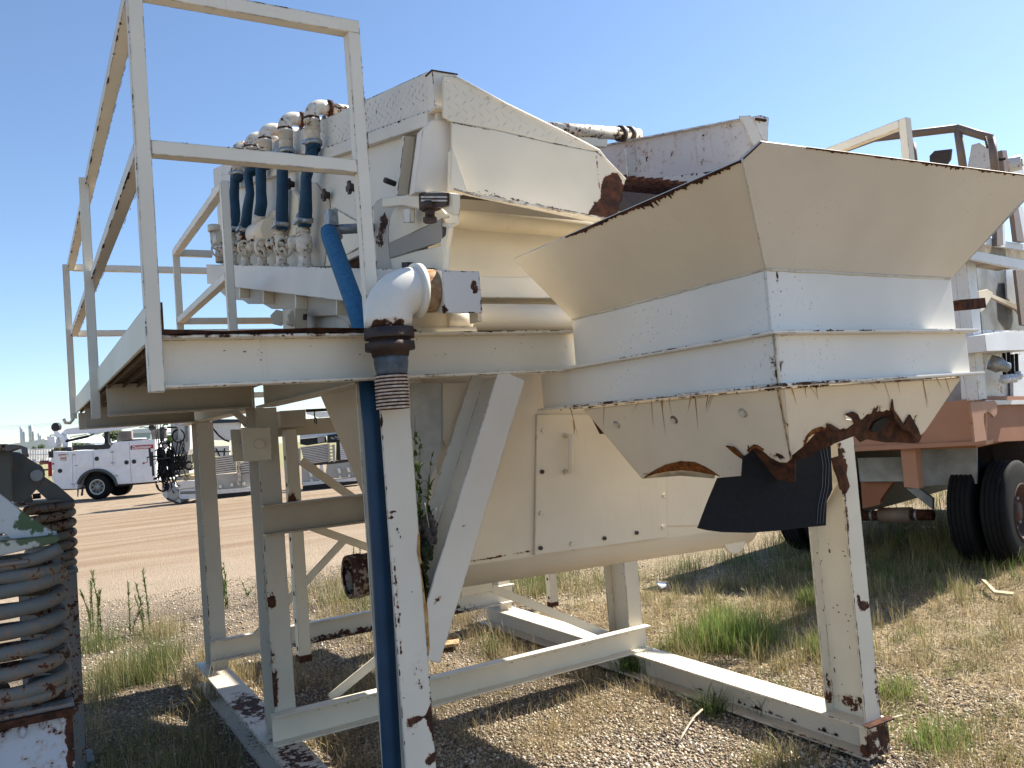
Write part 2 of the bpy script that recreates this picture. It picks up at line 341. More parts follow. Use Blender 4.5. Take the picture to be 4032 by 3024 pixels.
jack(0, (1139,1690), (1198,2600), 2.6, paint('jack_paint', (.64, .59, .49), chip=.05, edge=.9, spots=[mark(.37, 2.57, 1.28, .05, .06, .14, .9)]))
jack(0, (2160,2200), (2180,2385), 3.9, cream_worn)
P(plateY([(1105,1618),(1203,1612),(1205,1680),(1105,1684)], 2.5, .2), 'jack_sleeve', cream_dirty)
P(MB().box((.20, 2.66, 1.74), (2.3, 2.74, 1.842)), 'cross_beam', cream_dirty)
q = [AY(*p, 1.6) for p in ((948,1685),(1064,1682),(1069,1812),(960,1818))]
cap = P(MB().prism(q, (0, -.014, 0)), 'mount_plate', cream)
cc = (q[0]+q[2])/2
P(MB().cyl(cc+Vector((.01,-.014,.0)), cc+Vector((.01,-.03,0)), .025, 18), 'pivot_cap', cream, cap)
P(MB().prism([p+Vector((0,.24,0)) for p in q], (0, .014, 0)), 'mount_plate', cream_worn)
P(MB().cyl(cc+Vector((0,.0,0)), cc+Vector((0,.25,0)), .03, 16), 'pivot_pin', cream)
P(plateY(Zl([(805,195),(885,180),(975,250),(975,345)]), 1.70, .012), 'gusset', cream_dirty)
P(MB().bar(AY(1205,1617,2.4), AY(1312,1612,2.4), .014, .018), 'rusty_rod', rust)
P(MB().tube([AY(*p, 2.38) for p in Zx([(572,75),(575,170),(610,210),(605,290),(575,260),(578,180)])], .004, 6), 'wire_loop', dark_iron)

# collecting flume and under-screen funnel
tank_m = paint('tank_paint', (.69, .605, .47), chip=-.25, edge=.35, streak=.25, spots=[mark(.62, .3, 1.172, .5, .02, .008, .5), mark(.83, .28, 1.10, .05, .05, .05, .35), mark(1.28, .3, 1.16, .05, .03, .07, .5)])
def uring(X, zoff, y1=.56):
    zc = 1.185+zoff; r = .13
    pts = [Vector((X, .3, 2.04))] + [Vector((X, .3+r-r*math.cos(a), zc-r*math.sin(a))) for a in [i*math.pi/16 for i in range(9)]]
    return pts + [Vector((X, 1.5, zc-r)), Vector((X, 1.65, zc+.1)), Vector((X, 1.65, 2.04))]
rl, rr_ = uring(.34, 0), uring(2.05, -.05)
for p in rl:                     # the left wall leans in towards the bottom
    p.x = .33 + (1.885-p.z)*.36 if p.y > .9 else .30 + (1.885-p.z)*.10
mb = MB(); mb.loft([rl, rr_], True, True)
tank = P(mb, 'flume_tank', tank_m)
for pl_ in tank.data.polygons: pl_.use_smooth = abs(pl_.normal.z) > .1 and abs(pl_.normal.x) < .5
pan = [AY(*p, .288) for p in Zq([(1406,555),(1395,1470)])] + [AY(*p, .288) for p in ZK([(1441,1160),(1441,985)])] + [AY(2430, 1640, .288)]
panel_m = paint('access_panel_paint', (.70, .615, .48), chip=-.35, edge=.5, streak=.25)
door = P(MB().prism([AY(2115,1632,.288), AY(2106,2187,.288), AY(2627,2117,.288), AY(2627,1790,.288), AY(2400,1630,.288)], (0, .010, 0)), 'access_door', panel_m)
for x, y in Zq([(1443,655),(1438,925),(1432,1197),(1428,1423),(1632,1397)]) + Zh([(1640,325),(1827,293),(1980,262),(1985,80)]):
    p = AY(x, y, .288); P(MB().nut(p, (0,-1,0), .0095, .009), 'bolt', cream if (x+y) % 3 > 1 else dark_iron, door)
hp = [AY(*p, .288) for p in Zq([(1590,690),(1590,925)])]
P(MB().tube([hp[0], hp[0]+Vector((0,-.045,0)), hp[1]+Vector((0,-.045,0)), hp[1]], .013, 4), 'handle', cream_clean, door)
P(plateY(Zf([(-10,690),(140,640),(440,640),(440,1650),(138,1655)]), .294, .006), 'wall_panel', panel_m)
P(MB().cyl(AY(2895,2118,.35), AY(2895,2118,.35)+Vector((.0,.02,0)), .075, 24), 'end_disc', cream)
P(MB().cyl(AY(2880,2130,.345), AY(2880,2130,.345)+Vector((0,.004,0)), .010, 12), 'end_hole', dark_iron)
c0 = AY(1400, 2268, .45)
mb = MB().lathe((c0.x-.03, .45, c0.z), (1,0,0), [(0, .066), (0, .083), (.05, .085), (.052, .081), (.6, .081), (.6, .03), (.01, .066)], 28, False)
P(mb, 'outlet_pipe', paint('outlet_paint', (.34, .30, .25), chip=.95, edge=1.0))
# grey inner sheets behind the front column
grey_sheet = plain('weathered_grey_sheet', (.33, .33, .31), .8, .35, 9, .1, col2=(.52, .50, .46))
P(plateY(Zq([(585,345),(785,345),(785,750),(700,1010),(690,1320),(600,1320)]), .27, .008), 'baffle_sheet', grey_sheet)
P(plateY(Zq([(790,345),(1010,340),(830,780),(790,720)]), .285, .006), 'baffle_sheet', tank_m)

# scabs of rust along the arrises
for z0, z1, x, n in ((ZS, ZB, .0, 60), (.5, 1.4, FW, 22)):
    flakes((x, -.0006, z0), (x, -.0006, z1), (0,-1,0), (1 if x == 0 else -1, 0, 0), n, WP, (.004, .03), (.002, .006))
flakes((UR, -.0006, ZS), (UR, -.0006, 1.4), (0,-1,0), (1,0,0), 70, WP, (.006, .06), (.002, .006))
flakes((UR+FW, -.0006, ZS), (UR+FW, -.0006, 1.6), (0,-1,0), (-1,0,0), 40, WP, (.004, .03), (.002, .006))
flakes((UR-.0008, .02, ZS+.02), (UR-.0008, .02, 1.0), (-1,0,0), (0,1,0), 34, WP, (.006, .018), (.004, .010), jitter=.19)
flakes((-.0008, 1.80, ZS), (-.0008, 1.80, 1.2), (-1,0,0), (0,1,0), 40, WP, (.006, .03), (.004, .010), jitter=.05)
flakes((0, 1.7813, ZS), (0, 1.7813, 1.5), (0,-1,0), (1,0,0), 34, WP, (.006, .035), (.003, .008))
flakes((0, 3.5393, ZS), (0, 3.5393, 1.2), (0,-1,0), (1,0,0), 26, WP, (.008, .06), (.004, .012))
flakes((-.68, -.0008, ZT-.001), (.8, -.0008, ZT-.001), (0,-1,0), (0,0,-1), 60, WP, (.006, .05), (.002, .006))
flakes((-.68, -.0008, ZB), (.8, -.0008, ZB), (0,-1,0), (0,0,1), 36, WP, (.004, .02), (.001, .004))
flakes((-.6, .02, 1.97), (.75, .02, 1.97), (0,-1,0), (0,0,1), 26, WP, (.003, .012), (.002, .004), jitter=.06)
flakes((0, -.0008, .3), (0, -.0008, 1.5), (0,-1,0), (1,0,0), 34, WP, (.003, .014), (.002, .006), jitter=.10)
for x in (xl-.023, .023-.0):
    flakes((x, -.0028, 1.95 if x < 0 else 2.15), (x, -.0028, 3.14), (0,-1,0), (1 if x < 0 else -1,0,0), 26, WP, (.004, .03), (.0008, .0035))
flakes((-.023, -.0028, 2.15), (-.023, -.0028, 3.14), (0,-1,0), (1,0,0), 18, WP, (.004, .03), (.0008, .003))
for z in (zt+.022, zm+.022): flakes((-.66, -.0028, z), (-.03, -.0028, z), (0,-1,0), (0,0,-1), 22, WP, (.004, .03), (.0008, .003))
for z in (zt-.024, zm-.024): flakes((xl+.024, .1, z), (xl+.024, 4.2, z), (1,0,0), (0,0,1), 70, WP, (.01, .09), (.002, .008)); flakes((xl-.024, .1, z), (xl-.024, 4.2, z), (0,0,-1), (1,0,0), 70, WP, (.01, .12), (.003, .014))
flakes((.0, 1.7085, .295), (2.4, 1.7085, .295), (0,-1,0), (0,0,-1), 50, WP, (.006, .03), (.001, .004))
flakes((2.2855, .05, ZS-.002), (2.2855, 1.7, ZS-.002), (-1,0,0), (0,0,-1), 60, WP, (.006, .04), (.002, .005))
flakes((2.3665, .02, .03), (2.3665, 1.3, .03), (-1,0,0), (0,0,1), 40, WP, (.01, .06), (.004, .03))

run_m = plain('yellow_rust_stain', (.46, .30, .11), .8, .4, 26, 0, col2=(.30, .14, .045))
def stain(px, z_=Zh, Y=-.0009, m=None, name='rust_stain'): return P(MB().prism([AY(x, y, Y) for x, y in z_(px)], (0, -.0003, 0)), name, m or run_m)
stain([(560,300),(571,290),(573,420),(585,480),(600,560),(618,760),(628,960),(620,1010),(608,900),(596,760),(584,600),(572,500),(552,400)])
stain([(572,470),(590,478),(600,560),(612,700),(606,705),(592,600),(580,520)], m=rust)
stain([(1640,590),(1652,588),(1655,640),(1650,690),(1646,640)], Zq)
# ------------------------------------------------------------------ discharge hopper
HX0, HX1, HY0, HY1, HZ2, HZ1, RZ0 = .824, 1.797, -1.005, -.004, 2.092, 1.908, 1.747
hop_tan = paint('hopper_flare_paint', (.70, .62, .485), chip=-.26, edge=.0, streak=.12, speck=.35, spots=[])
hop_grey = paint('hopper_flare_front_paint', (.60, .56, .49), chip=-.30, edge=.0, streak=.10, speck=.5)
hop_white = paint('hopper_band_paint', (.72, .70, .65), chip=-.22, edge=.25, streak=.15, speck=1.0, spots=[mark(.87, -1.0, 2.07, .01, .02, .03, .9), mark(1.33, -1.0, 2.06, .01, .02, .02, .9), mark(1.75, -1.0, 2.07, .015, .02, .03, .9), mark(1.2, -1.0, 1.95, .012, .02, .05, .5)])
ring_m = paint('ring_beam_paint', (.73, .70, .635), chip=-.20, edge=.45, streak=.12, speck=.8, spots=[mark(.80, -1.05, 1.80, .05, .06, .05, .95), mark(.80, -1.06, 1.752, .5, .04, .008, .55), mark(.78, -.5, 1.752, .04, .9, .01, .45)])
YR = .045      # the front is set back a little towards the right
HP = P(MB().hexa([(HX0,HY0,HZ1+.002),(HX1,HY0+YR,HZ1+.002),(HX1,HY0+YR+.008,HZ1+.002),(HX0,HY0+.008,HZ1+.002),(HX0,HY0,HZ2),(HX1,HY0+YR,HZ2),(HX1,HY0+YR+.008,HZ2),(HX0,HY0+.008,HZ2)]), 'hopper', hop_white)
def H(mb, name, m, label=None): return mb.build(name, m, HP, label)
H(MB().box((HX0, HY0+.008, HZ1+.002), (HX0+.008, HY1, HZ2)), 'side_band', hop_white)
H(MB().box((HX1-.008, HY0+YR+.009, HZ1+.002), (HX1, .30, HZ2)), 'side_band', hop_white)
# flared plates
c_top = AX(1603*K, 345*K, .554); l_tip = AX(1110*K, 560*K, .554); zt_ = c_top.z
lowL = Vector((HX0, HY0, HZ2)); lowR = Vector((HX1, HY0+YR, HZ2)); lowB = Vector((HX0, HY1, HZ2))
nF = (lowR-lowL).cross(c_top-lowL).normalized(); nL = (lowB-lowL).cross(c_top-lowL).normalized()
bev_ = onp(1645*K, 306*K, lowL, nF); topR = onp(2262*K, 384*K, lowL, nF)
if nF.y > 0: nF = -nF
if nL.x > 0: nL = -nL
H(MB().prism([lowL, lowB, l_tip, c_top], -nL*.008), 'flare_plate', hop_tan)
H(MB().prism([lowL, lowR, onp(2215*K, 425*K, lowL, nF), topR, bev_, c_top], -nF*.008), 'flare_plate', hop_grey)
rtB = Vector((HX1+.30, .1, topR.z)); H(MB().prism([lowR, topR, rtB, Vector((HX1, .1, HZ2))], (-.006, .004, 0)), 'flare_plate', hop_grey)
# weld seams
weld = paint('weld_paint', (.66, .61, .52), chip=.0, edge=.8, streak=.3)
def bead(A, B, r=.0042, n=26):
    A = Vector(A); B = Vector(B); return MB().tube([A+(B-A)*(i/n) + Vector((random.uniform(-1,1),)*3)*.0012 for i in range(n+1)], [r*random.uniform(.7,1.3) for _ in range(n+1)], 6)
for a, b in ((lowL, lowR), (lowL, lowB), (lowL, c_top)): H(bead(Vector(a)+Vector((-.002,-.002,0)), Vector(b)+Vector((-.002,-.002,0))), 'weld_bead', weld)
# rust eaten rims
def rim(A, B, nrm, inward, m, n=80, lo=.002, hi=.018, th=.0025):
    A = Vector(A); B = Vector(B); inward = Vector(inward).normalized(); up = []; dn = []
    w = .4
    for i in range(n+1):
        w = min(1, max(.15, w+random.uniform(-.3, .3))); t = i/n; jt = random.random()**3
        up.append(A+(B-A)*t - inward*.0015); dn.append(A+(B-A)*t + inward*(lo+(hi-lo)*w*(.25+.75*jt)*(.4+.6*math.sin(math.pi*min(1, max(0, t))))))
    return MB().prism(up+dn[::-1], Vector(nrm)*th)
inL = (lowL-c_top); inF = (lowL-c_top)
H(rim(l_tip.lerp(c_top, .30), c_top, nL, Vector((.27,0,-.24)), rust, 190, .003, .030), 'rusted_rim', rust)
H(rim(bev_.lerp(topR, .12), topR, nF, Vector((0,.2,-.24)), rust, 260, .0005, .017), 'rusted_rim', rust)
H(rim(c_top, bev_, nF, Vector((.2,.1,-.2)), rust, 12, .001, .004), 'rusted_rim', rust)
# ring beam: a channel around the band, flanges outwards, open corner
fz0, fz1, fo, fw = RZ0, HZ1, .055, .095
def sk(x0, x1, y0, y1, z0, z1, m):
    return m.hexa([(x0,y0,z0),(x1,y0+YR,z0),(x1,y1+YR,z0),(x0,y1,z0),(x0,y0,z1),(x1,y0+YR,z1),(x1,y1+YR,z1),(x0,y1,z1)])
mb = MB(); sk(HX0-fo, HX1+.045, HY0-fo, HY0+.03, fz1-.010, fz1, mb); sk(HX0-fo+.004, HX1+.05, HY0-fo-.002, HY0+.03, fz0, fz0+.010, mb)
sk(HX0-.012, HX1+.02, HY0-.022, HY0-.012, fz0+.010, fz1-.010, mb); H(mb, 'ring_beam', ring_m)
mb = MB(); mb.box((HX0-fo, HY0+.03, fz1-.0105), (HX0+.02, .0, fz1-.0005)); mb.box((HX0-fo, HY0+.03, fz0+.0005), (HX0+.02, .22, fz0+.0105))
mb.box((HX0-.022, HY0-.022, fz0+.010), (HX0-.012, .22, fz1-.0105)); H(mb, 'ring_beam', ring_m)
mb = MB(); mb.box((HX1-.02, HY0+.09, fz1-.0105), (HX1+.045, .25, fz1-.0005)); mb.box((HX1+.012, HY0+.07, fz0+.010), (HX1+.02, .25, fz1-.01)); H(mb, 'ring_beam', ring_m)
H(MB().prism([(HX0-fo+.002, HY0-fo+.002, fz0+.01), (HX0-.013, HY0-.023, fz0+.01), (HX0-.013, HY0-.023, fz1-.011), (HX0-fo+.002, HY0-fo+.002, fz1-.011)], (.006, -.002, 0)), 'corner_plate', cream_worn)
# lower cone, rotted through at the bottom
ctL = Vector((HX0-.006, HY0-.006, RZ0-.001)); cl = AX(1700*K, 1000*K, .945); 
cB = Vector((HX0-.006, .12, RZ0-.001)); cR = Vector((HX1+.02, HY0-.006+YR, RZ0-.001))
n1 = (cB-ctL).cross(cl-ctL).normalized(); n2 = (cR-ctL).cross(cl-ctL).normalized()
if n1.x > 0: n1 = -n1
if n2.y > 0: n2 = -n2
cone_m = paint('hopper_cone_paint', (.72, .64, .51), chip=-.20, edge=.25, streak=1.0, speck=.2, spots=[mark(*onp(*Zo([(720,700)])[0], ctL, n1), .05, .16, .035, .55),
    mark(*onp(*Zo([(1240,590)])[0], ctL, n1), .05, .05, .03, .8), mark(*onp(*Zo([(1480,420)])[0], ctL, n1), .012, .012, .13, .6), mark(*onp(*Zo([(1660,520)])[0], ctL, n2), .06, .05, .05, .7),
    mark(*onp(*Zo([(1400,640)])[0], ctL, n1), .05, .06, .02, .45), mark(*onp(*Zn([(430,250)])[0], ctL, n2), .08, .05, .03, .7), mark(*onp(*Zn([(760,360)])[0], ctL, n2), .03, .05, .06, .6), mark(*onp(*Zo([(450,770)])[0], ctL, n1), .02, .03, .01, .6)])
jag = lambda pts, n, a=5: pts
left_px = Zo([(0,300),(1455,150),(1500,660),(1470,685),(1420,682),(1360,655),(1310,612),(1262,584),(1215,586),(1190,612),(1186,648),(1166,680),(1158,722),(1180,772),(1212,812),(1165,803),(1100,806),(1010,797),(960,776),(900,766),(800,750),(700,744),(610,752),(520,768),(440,792),(420,803)])
right_px = Zo([(1455,150)]) + Zf([(1845,795),(1640,1100),(1605,1135),(1600,1100),(1588,1075),(1572,1040),(1560,1048),(1540,1005),(1533,1040),(1522,1060),(1508,1062),(1492,1030),(1478,1008),(1462,985),(1450,985),(1443,915),(1437,960),(1430,985),(1415,978),(1395,990),(1370,985),(1340,1000),(1300,1005),(1270,1035),(1250,1030),(1240,1000),(1222,990),(1215,1010),(1190,1005),(1172,1015),(1180,1035),(1215,1040),(1222,1060),(1200,1075),(1180,1090),(1165,1085),(1140,1095),(1100,1070),(1075,1055),(1070,1085),(1030,1080),(990,1090),(960,1120),(945,1160),(935,1190),(915,1210),(890,1225)]) + Zo([(1500,660)])
H(MB().prism([onp(x, y, ctL, n1) for x, y in left_px], -n1*.007), 'cone_plate', cone_m)
H(MB().prism([onp(x, y, ctL, n2) for x, y in right_px], -n2*.007), 'cone_plate', cone_m)
for a in Zo([(240,408),(655,372),(1155,322)]):
    p = onp(*a, ctL, n1); H(MB().nut(p, n1, .011, .010).lathe(p, n1, [(0, .016), (.003, .016)], 14), 'bolt', cream_worn)
H(bead(ctL+Vector((-.002,-.003,-.005)), onp(*Zo([(1500,655)])[0], ctL, n1), .003), 'weld_bead', paint('weld_rust', (.55, .42, .28), chip=.5, edge=1))
def layer(px, n, off, th, m, name):
    return H(MB().prism([onp(x, y, ctL-Vector(n)*off, n) for x, y in px], -Vector(n)*th), name, m)
# brown inner liner visible through the holes, rusted lip, hanging black rubber skirt
layer(Zo([(1170,600),(1230,570),(1300,575),(1380,640),(1500,640),(1600,560),(1680,470),(1780,440),(1800,560),(1690,600),(1640,640),(1530,670),(1530,825),(1470,825),(1390,800),(1300,745),(1220,700)]), n1, .012, .005, rust, 'rusted_liner')
layer(Zf([(1060,1070),(1150,1060),(1225,1035),(1300,995),(1440,960),(1580,1030),(1600,1100),(1630,1105),(1596,1174),(1500,1170),(1400,1168),(1300,1150),(1262,1166),(1230,1130),(1150,1160),(1075,1190)]), n2, .014, .006, rust, 'rusted_liner')
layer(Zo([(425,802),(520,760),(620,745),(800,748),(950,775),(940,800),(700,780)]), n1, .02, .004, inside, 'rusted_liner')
rub_n = Vector((-.35, -.93, .10)).normalized(); rubP = ctL.lerp(cl, .95)+Vector((.06, .10, 0))
rb = Zo([(975,795),(900,975),(830,1160),(900,1176),(1010,1190),(1200,1195),(1400,1180),(1600,1156),(1755,1141),(1758,1050),(1762,960),(1785,920),(1803,880),(1795,700),(1790,560),(1740,505),(1690,500),(1640,560),(1300,560),(1160,640),(1150,780)])
rub_o = H(MB().prism([onp(x, y, rubP, rub_n) for x, y in rb], -rub_n*.012), 'rubber_skirt', rubber)
for off in (0, 22, 44):
    pts = [onp(x, y, rubP+rub_n*.002, rub_n) for x, y in Zo([(1690+off, 1130-off*.1), (1700+off, 1000), (1730+off, 850), (1735+off, 700), (1712+off, 560)])]
    H(MB().tube(pts, .0008, 4), 'stitch_line', plain('thread_grey', (.16, .16, .17), .8))
layer(Zf([(1325,1095),(1345,1055),(1395,1025),(1430,1020),(1420,1060),(1375,1105),(1335,1110)]), n2, .006, .005, rubber, 'rubber_scrap')
# curled flakes of plate at the torn edge
for px in ([(1160,680),(1185,650),(1225,690),(1212,740),(1175,760)], [(1030,560),(1090,570),(1160,640),(1165,665),(1105,625)], [(1765,395),(1800,440),(1840,455),(1790,480),(1770,560),(1755,470)]):
    H(MB().prism([onp(x, y, ctL+n1*.004, n1) for x, y in Zo(px)], n1*.004), 'rust_flake', rust_orange if px[0][0] == 1030 else rust)
for px in ([(1437,960),(1443,915),(1452,985),(1475,1010),(1510,1065),(1545,1005),(1590,1085),(1610,1135),(1596,1165),(1540,1100),(1500,1090),(1450,1020)], [(1170,1005),(1215,988),(1240,1000),(1255,1035),(1240,1060),(1210,1030)], [(1060,1060),(1085,1060),(1145,1095),(1130,1110),(1080,1090)]):
    H(MB().prism([onp(x, y, ctL+n2*.003, n2) for x, y in Zf(px)], n2*.005), 'rust_flake', rust)
# torn lip with bright rust on the left edge
layer(Zo([(425,802),(455,775),(520,735),(590,700),(700,676),(800,682),(870,712),(930,748),(985,788),(960,778),(880,764),(790,748),(700,742),(610,750),(520,766)]), n1, -.0022, .0022, rust_orange, 'rusted_lip')
layer(Zo([(1190,610),(1215,572),(1255,560),(1305,590),(1290,600),(1250,578),(1215,588)]), n1, -.0022, .0022, rust_orange, 'rusted_lip')
layer(Zo([(1520,650),(1535,625),(1590,600),(1600,540),(1625,480),(1665,445),(1725,425),(1765,440),(1760,462),(1720,472),(1660,480),(1628,505),(1608,560),(1603,605),(1565,634)]), n2, -.0022, .0022, rust_orange, 'rusted_lip')
# back and right cone walls, open to the sky
bl0 = onp(*left_px[0], ctL, n1)
H(MB().prism([bl0+Vector((.01,-.012,0)), (HX1, bl0.y-.012, RZ0), (HX1-.05, bl0.y-.012, RZ0-.10), bl0+Vector((.06,-.012,-.10))], (0, .006, 0)), 'cone_plate', rust)
H(MB().prism([(HX1+.02, HY0+.06, RZ0), (HX1+.02, -.02, RZ0), (HX1-.12, -.05, RZ0-.12), (HX1-.12, HY0+.2, RZ0-.12)], (-.006, 0, 0)), 'cone_plate', cone_m)
for z, nn in ((fz0+.004, 60), (fz1-.004, 26)):
    flakes((HX0-fo, HY0-fo-.0025, z), (HX1, HY0-fo-.0025+YR, z), (0,-1,0), (0,0,1), nn, HP, (.006, .05), (.001, .005))
    flakes((HX0-fo-.0006, HY0-fo, z), (HX0-fo-.0006, .2, z), (-1,0,0), (0,0,1), nn, HP, (.006, .05), (.001, .005))
for a_, b_, nn_ in ((ctL, cR, n2), (ctL, cB, n1)):
    f_ = flakes(Vector(a_)+Vector(nn_)*.0005, Vector(b_)+Vector(nn_)*.0005, nn_, cl-ctL, 46, HP, (.006, .05), (.002, .010)); 
    for _ in range(12):
        t = random.random(); p_ = Vector(a_).lerp(Vector(b_), t); dn = (cl-ctL).normalized(); L_ = random.uniform(.03, .16); w_ = random.uniform(.0012, .003); sd_ = (Vector(b_)-Vector(a_)).normalized(); sk_ = random.uniform(.0, .05)
        o_ = MB().prism([p_-sd_*w_+nn_*.0008, p_+sd_*w_+nn_*.0008, p_+dn*L_+sd_*sk_+nn_*.0008], nn_*.0004).build('rust_run', plain('thin_rust_run', (.42,.26,.11), .8, .3, 40), HP)
for p_ in [onp(*q, lowL, nF) for q in Zc([(740,470),(1410,985),(1325,740)])]+[onp(*q, lowL, nL) for q in Zc([(268,830),(140,1000)])+Ze([(1820,260),(1575,210)])]:
    pass
# stub of square tube on the right
P(MB().bar(AY(3765,1203,-.3), AY(3862,1195,-.3), .05, .05), 'tube_stub', rust)
# ------------------------------------------------------------------ inclined vibrating screen box (falls towards the front, 1 in 5)
tan_shaded = paint('shaded_dusty_tan_paint', (.46, .385, .265), chip=-.1, edge=.5, streak=.5, dust=1)  # dusty tan, darkened to include the shade under the chute flange
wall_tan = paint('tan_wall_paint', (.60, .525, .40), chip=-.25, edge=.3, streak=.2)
far_wall_m = paint('far_wall_paint', (.56, .54, .53), chip=.36, edge=1.0, streak=1.0)
SL = .212; XS, XR = .345, 2.04
# tread plate: cream steel with raised lozenges as real bars
tread_m = paint('tread_plate_paint', (.66, .61, .53), chip=.16, edge=.9, streak=.35)
side_m = paint('screen_side_paint', (.66, .615, .53), chip=-.12, edge=.5, streak=.35, spots=[mark(.34, .35, 2.45, .03, .10, .10, .8)])
chute_m = paint('chute_paint', (.68, .615, .50), chip=-.22, edge=.5, streak=.2, spots=[mk(Zs, 1870, 1130, .075, .105, 2.2), mk(Zs, 1800, 1260, .085, .06, 2.0), mk(Zs, 1750, 1300, .07, .035, 1.5), mk(Zs, 1745, 930, .010, .09, 1.1), mk(Zs, 1900, 1010, .03, .05, .8), mk(Zs, 1250, 560, .25, .012, .5), mk(Zs, 870, 360, .03, .02, .8), mark(.6, -.02, 2.56, .35, .02, .006, .6), mark(.80, 0, 2.84, .30, .02, .012, .55)])
def yz(X, y, z): return Vector((X, y, z))
yb = 4.1
def on_side(dz, y): return 3.07 + SL*(y-.11) + dz
SB = P(MB().prism([yz(XS, .12, 2.42), yz(XS, .12, on_side(-.16, .12)), yz(XS, yb, on_side(-.16, yb)), yz(XS, yb, on_side(-.80, yb)), yz(XS, 1.0, 2.50)], (.010, 0, 0)), 'screen_box', side_m)
def S(mb, name, m=side_m): return mb.build(name, m, SB)
S(MB().prism([yz(XR, .10, 2.35), yz(XR, .10, 3.09), yz(XR, yb, on_side(0.02, yb)), yz(XR, yb, on_side(-.80, yb)), yz(XR, 1.0, 2.50)], (.010, 0, 0)), 'side_wall', far_wall_m)
# kick strip of tread plate on the left wall and lip angle below it
ks = [yz(XS-.012, .115, on_side(0, .11)), yz(XS-.012, yb, on_side(0, yb)), yz(XS-.012, yb, on_side(-.155, yb)), yz(XS-.012, .115, on_side(-.155, .11))]
kp = S(MB().prism(ks, (.010, 0, 0)), 'tread_strip', tread_m)
def lozenges(org, ea, eb, nrm, na, nb, da, db, inside_f, m, parent):
    mb = MB()
    for i in range(na):
        for j in range(nb):
            a = (i+.5)*da; b = (j+.5)*db + (db*.5 if i % 2 else 0)
            p = org+ea*a+eb*b
            if not inside_f(a, b): continue
            d = (ea+eb).normalized() if (i+j) % 2 else (ea-eb).normalized()
            q = d.cross(nrm); L, w = .0165, .0042
            mb.add([p-d*L, p+q*w, p+d*L, p-q*w, p+nrm*.0026], [(0,1,4),(1,2,4),(2,3,4),(3,0,4)])
    o = mb.build('tread_pattern', m, parent); o['kind'] = 'stuff'; return o
ey = Vector((0, 1, SL)).normalized(); ez = Vector((0, 0, -1))
lozenges(yz(XS-.012, .12, on_side(-.01, .11)), ey, ez, Vector((-1, 0, 0)), 78, 4, .033, .036, lambda a, b: b < .14, tread_m, SB)
lip = [yz(XS-.035, .10, on_side(-.160, .11)), yz(XS-.035, yb, on_side(-.160, yb)), yz(XS-.035, yb, on_side(-.218, yb)), yz(XS-.035, .10, on_side(-.218, .11))]
S(MB().prism(lip, (.030, 0, 0)), 'lip_angle', side_m)
S(MB().prism([yz(XS-.02, .06, 2.905), yz(XS-.02, .06, 3.048), yz(XS-.02, .113, 3.055), yz(XS-.02, .113, 2.905)], (.105, 0, 0)), 'corner_post', side_m)
S(MB().box((XS-.008, .068, 2.47), (XS+.05, .11, 2.915)), 'corner_post', side_m)
S(MB().box((XS-.03, .03, 2.895), (XS+.10, .115, 2.905)), 'corner_ledge', cream_worn)
S(MB().box((XS-.024, .057, 3.048), (XS+.086, .115, 3.053)), 'rust_cap', rust)
# discharge plate across the front: tread plate above, plain sheet below, flange and cross tube under it
tp = [AY(*q, .0266) for q in Zs([(490,198),(580,200),(1000,428),(1420,632),(1728,792),(1660,790),(1380,735),(900,622),(560,562),(490,522)])]
tr = S(MB().prism(tp, (0, .008, 0)), 'tread_strip', chute_m)
o3 = AY(*Zs([(490, 198)])[0], .0266); ex = (AY(*Zs([(1660, 790)])[0], .03)-AY(*Zs([(560, 562)])[0], .03)).normalized()
xm = (tp[4]-tp[0]).x
def inside_tri(a, b):
    q = o3+ex*a+Vector((0, 0, -1))*b
    top = o3.z - max(0, (q.x-tp[1].x))*(tp[1].z-tp[4].z)/(tp[4].x-tp[1].x); bot = tp[8].z+(tp[5].z-tp[8].z)*(q.x-tp[8].x)/(tp[5].x-tp[8].x)
    return bot+.012 < q.z < top-.016 and q.x < tp[4].x
lozenges(o3, ex, Vector((0, 0, -1)), Vector((0, -1, 0)), 26, 12, .034, .034, inside_tri, chute_m, SB)
mp = [AY(*q, .026) for q in Zs([(558,566),(900,626),(1380,739),(1700,800),(1780,862),(1935,1020),(1905,1150),(1866,1310),(1720,1352),(690,1118),(552,1100)])]
S(MB().prism(mp, (0, .008, 0)), 'chute_plate', chute_m)
e0, e1 = AY(*Zs([(1700, 798)])[0], .02), AY(*Zs([(1935, 1020)])[0], .02)
S(MB().tube([AY(*q, .026) for q in Zs([(580,200),(1000,428),(1420,632),(1728,792),(1780,862),(1935,1020)])], .006, 6), 'edge_bead', white_worn)
f0, f1 = AY(*Zs([(548,1104)])[0], -.0), AY(*Zs([(1710,1350)])[0], -.0)
S(MB().prism([f0, f1, f1+Vector((.02,-.10,-.015)), f0+Vector((.10,-.035,-.02)), f0+Vector((0,-.03,-.0))], (0, 0, -.008)), 'chute_flange', paint('flange_paint', (.68, .64, .57), chip=.35, edge=.9))
S(MB().cyl(AY(*Zs([(530,1330)])[0], .16), AY(*Zs([(530,1330)])[0], .16)+Vector((1.6, 0, -.02)), .038, 20), 'cross_tube', tan_shaded)
S(MB().prism([AY(*q, -.03) for q in Zs([(560,765),(600,870),(640,990),(680,1110),(668,1128),(600,1110),(552,1100)])], (0, .03, 0)), 'gusset', cream_clean)
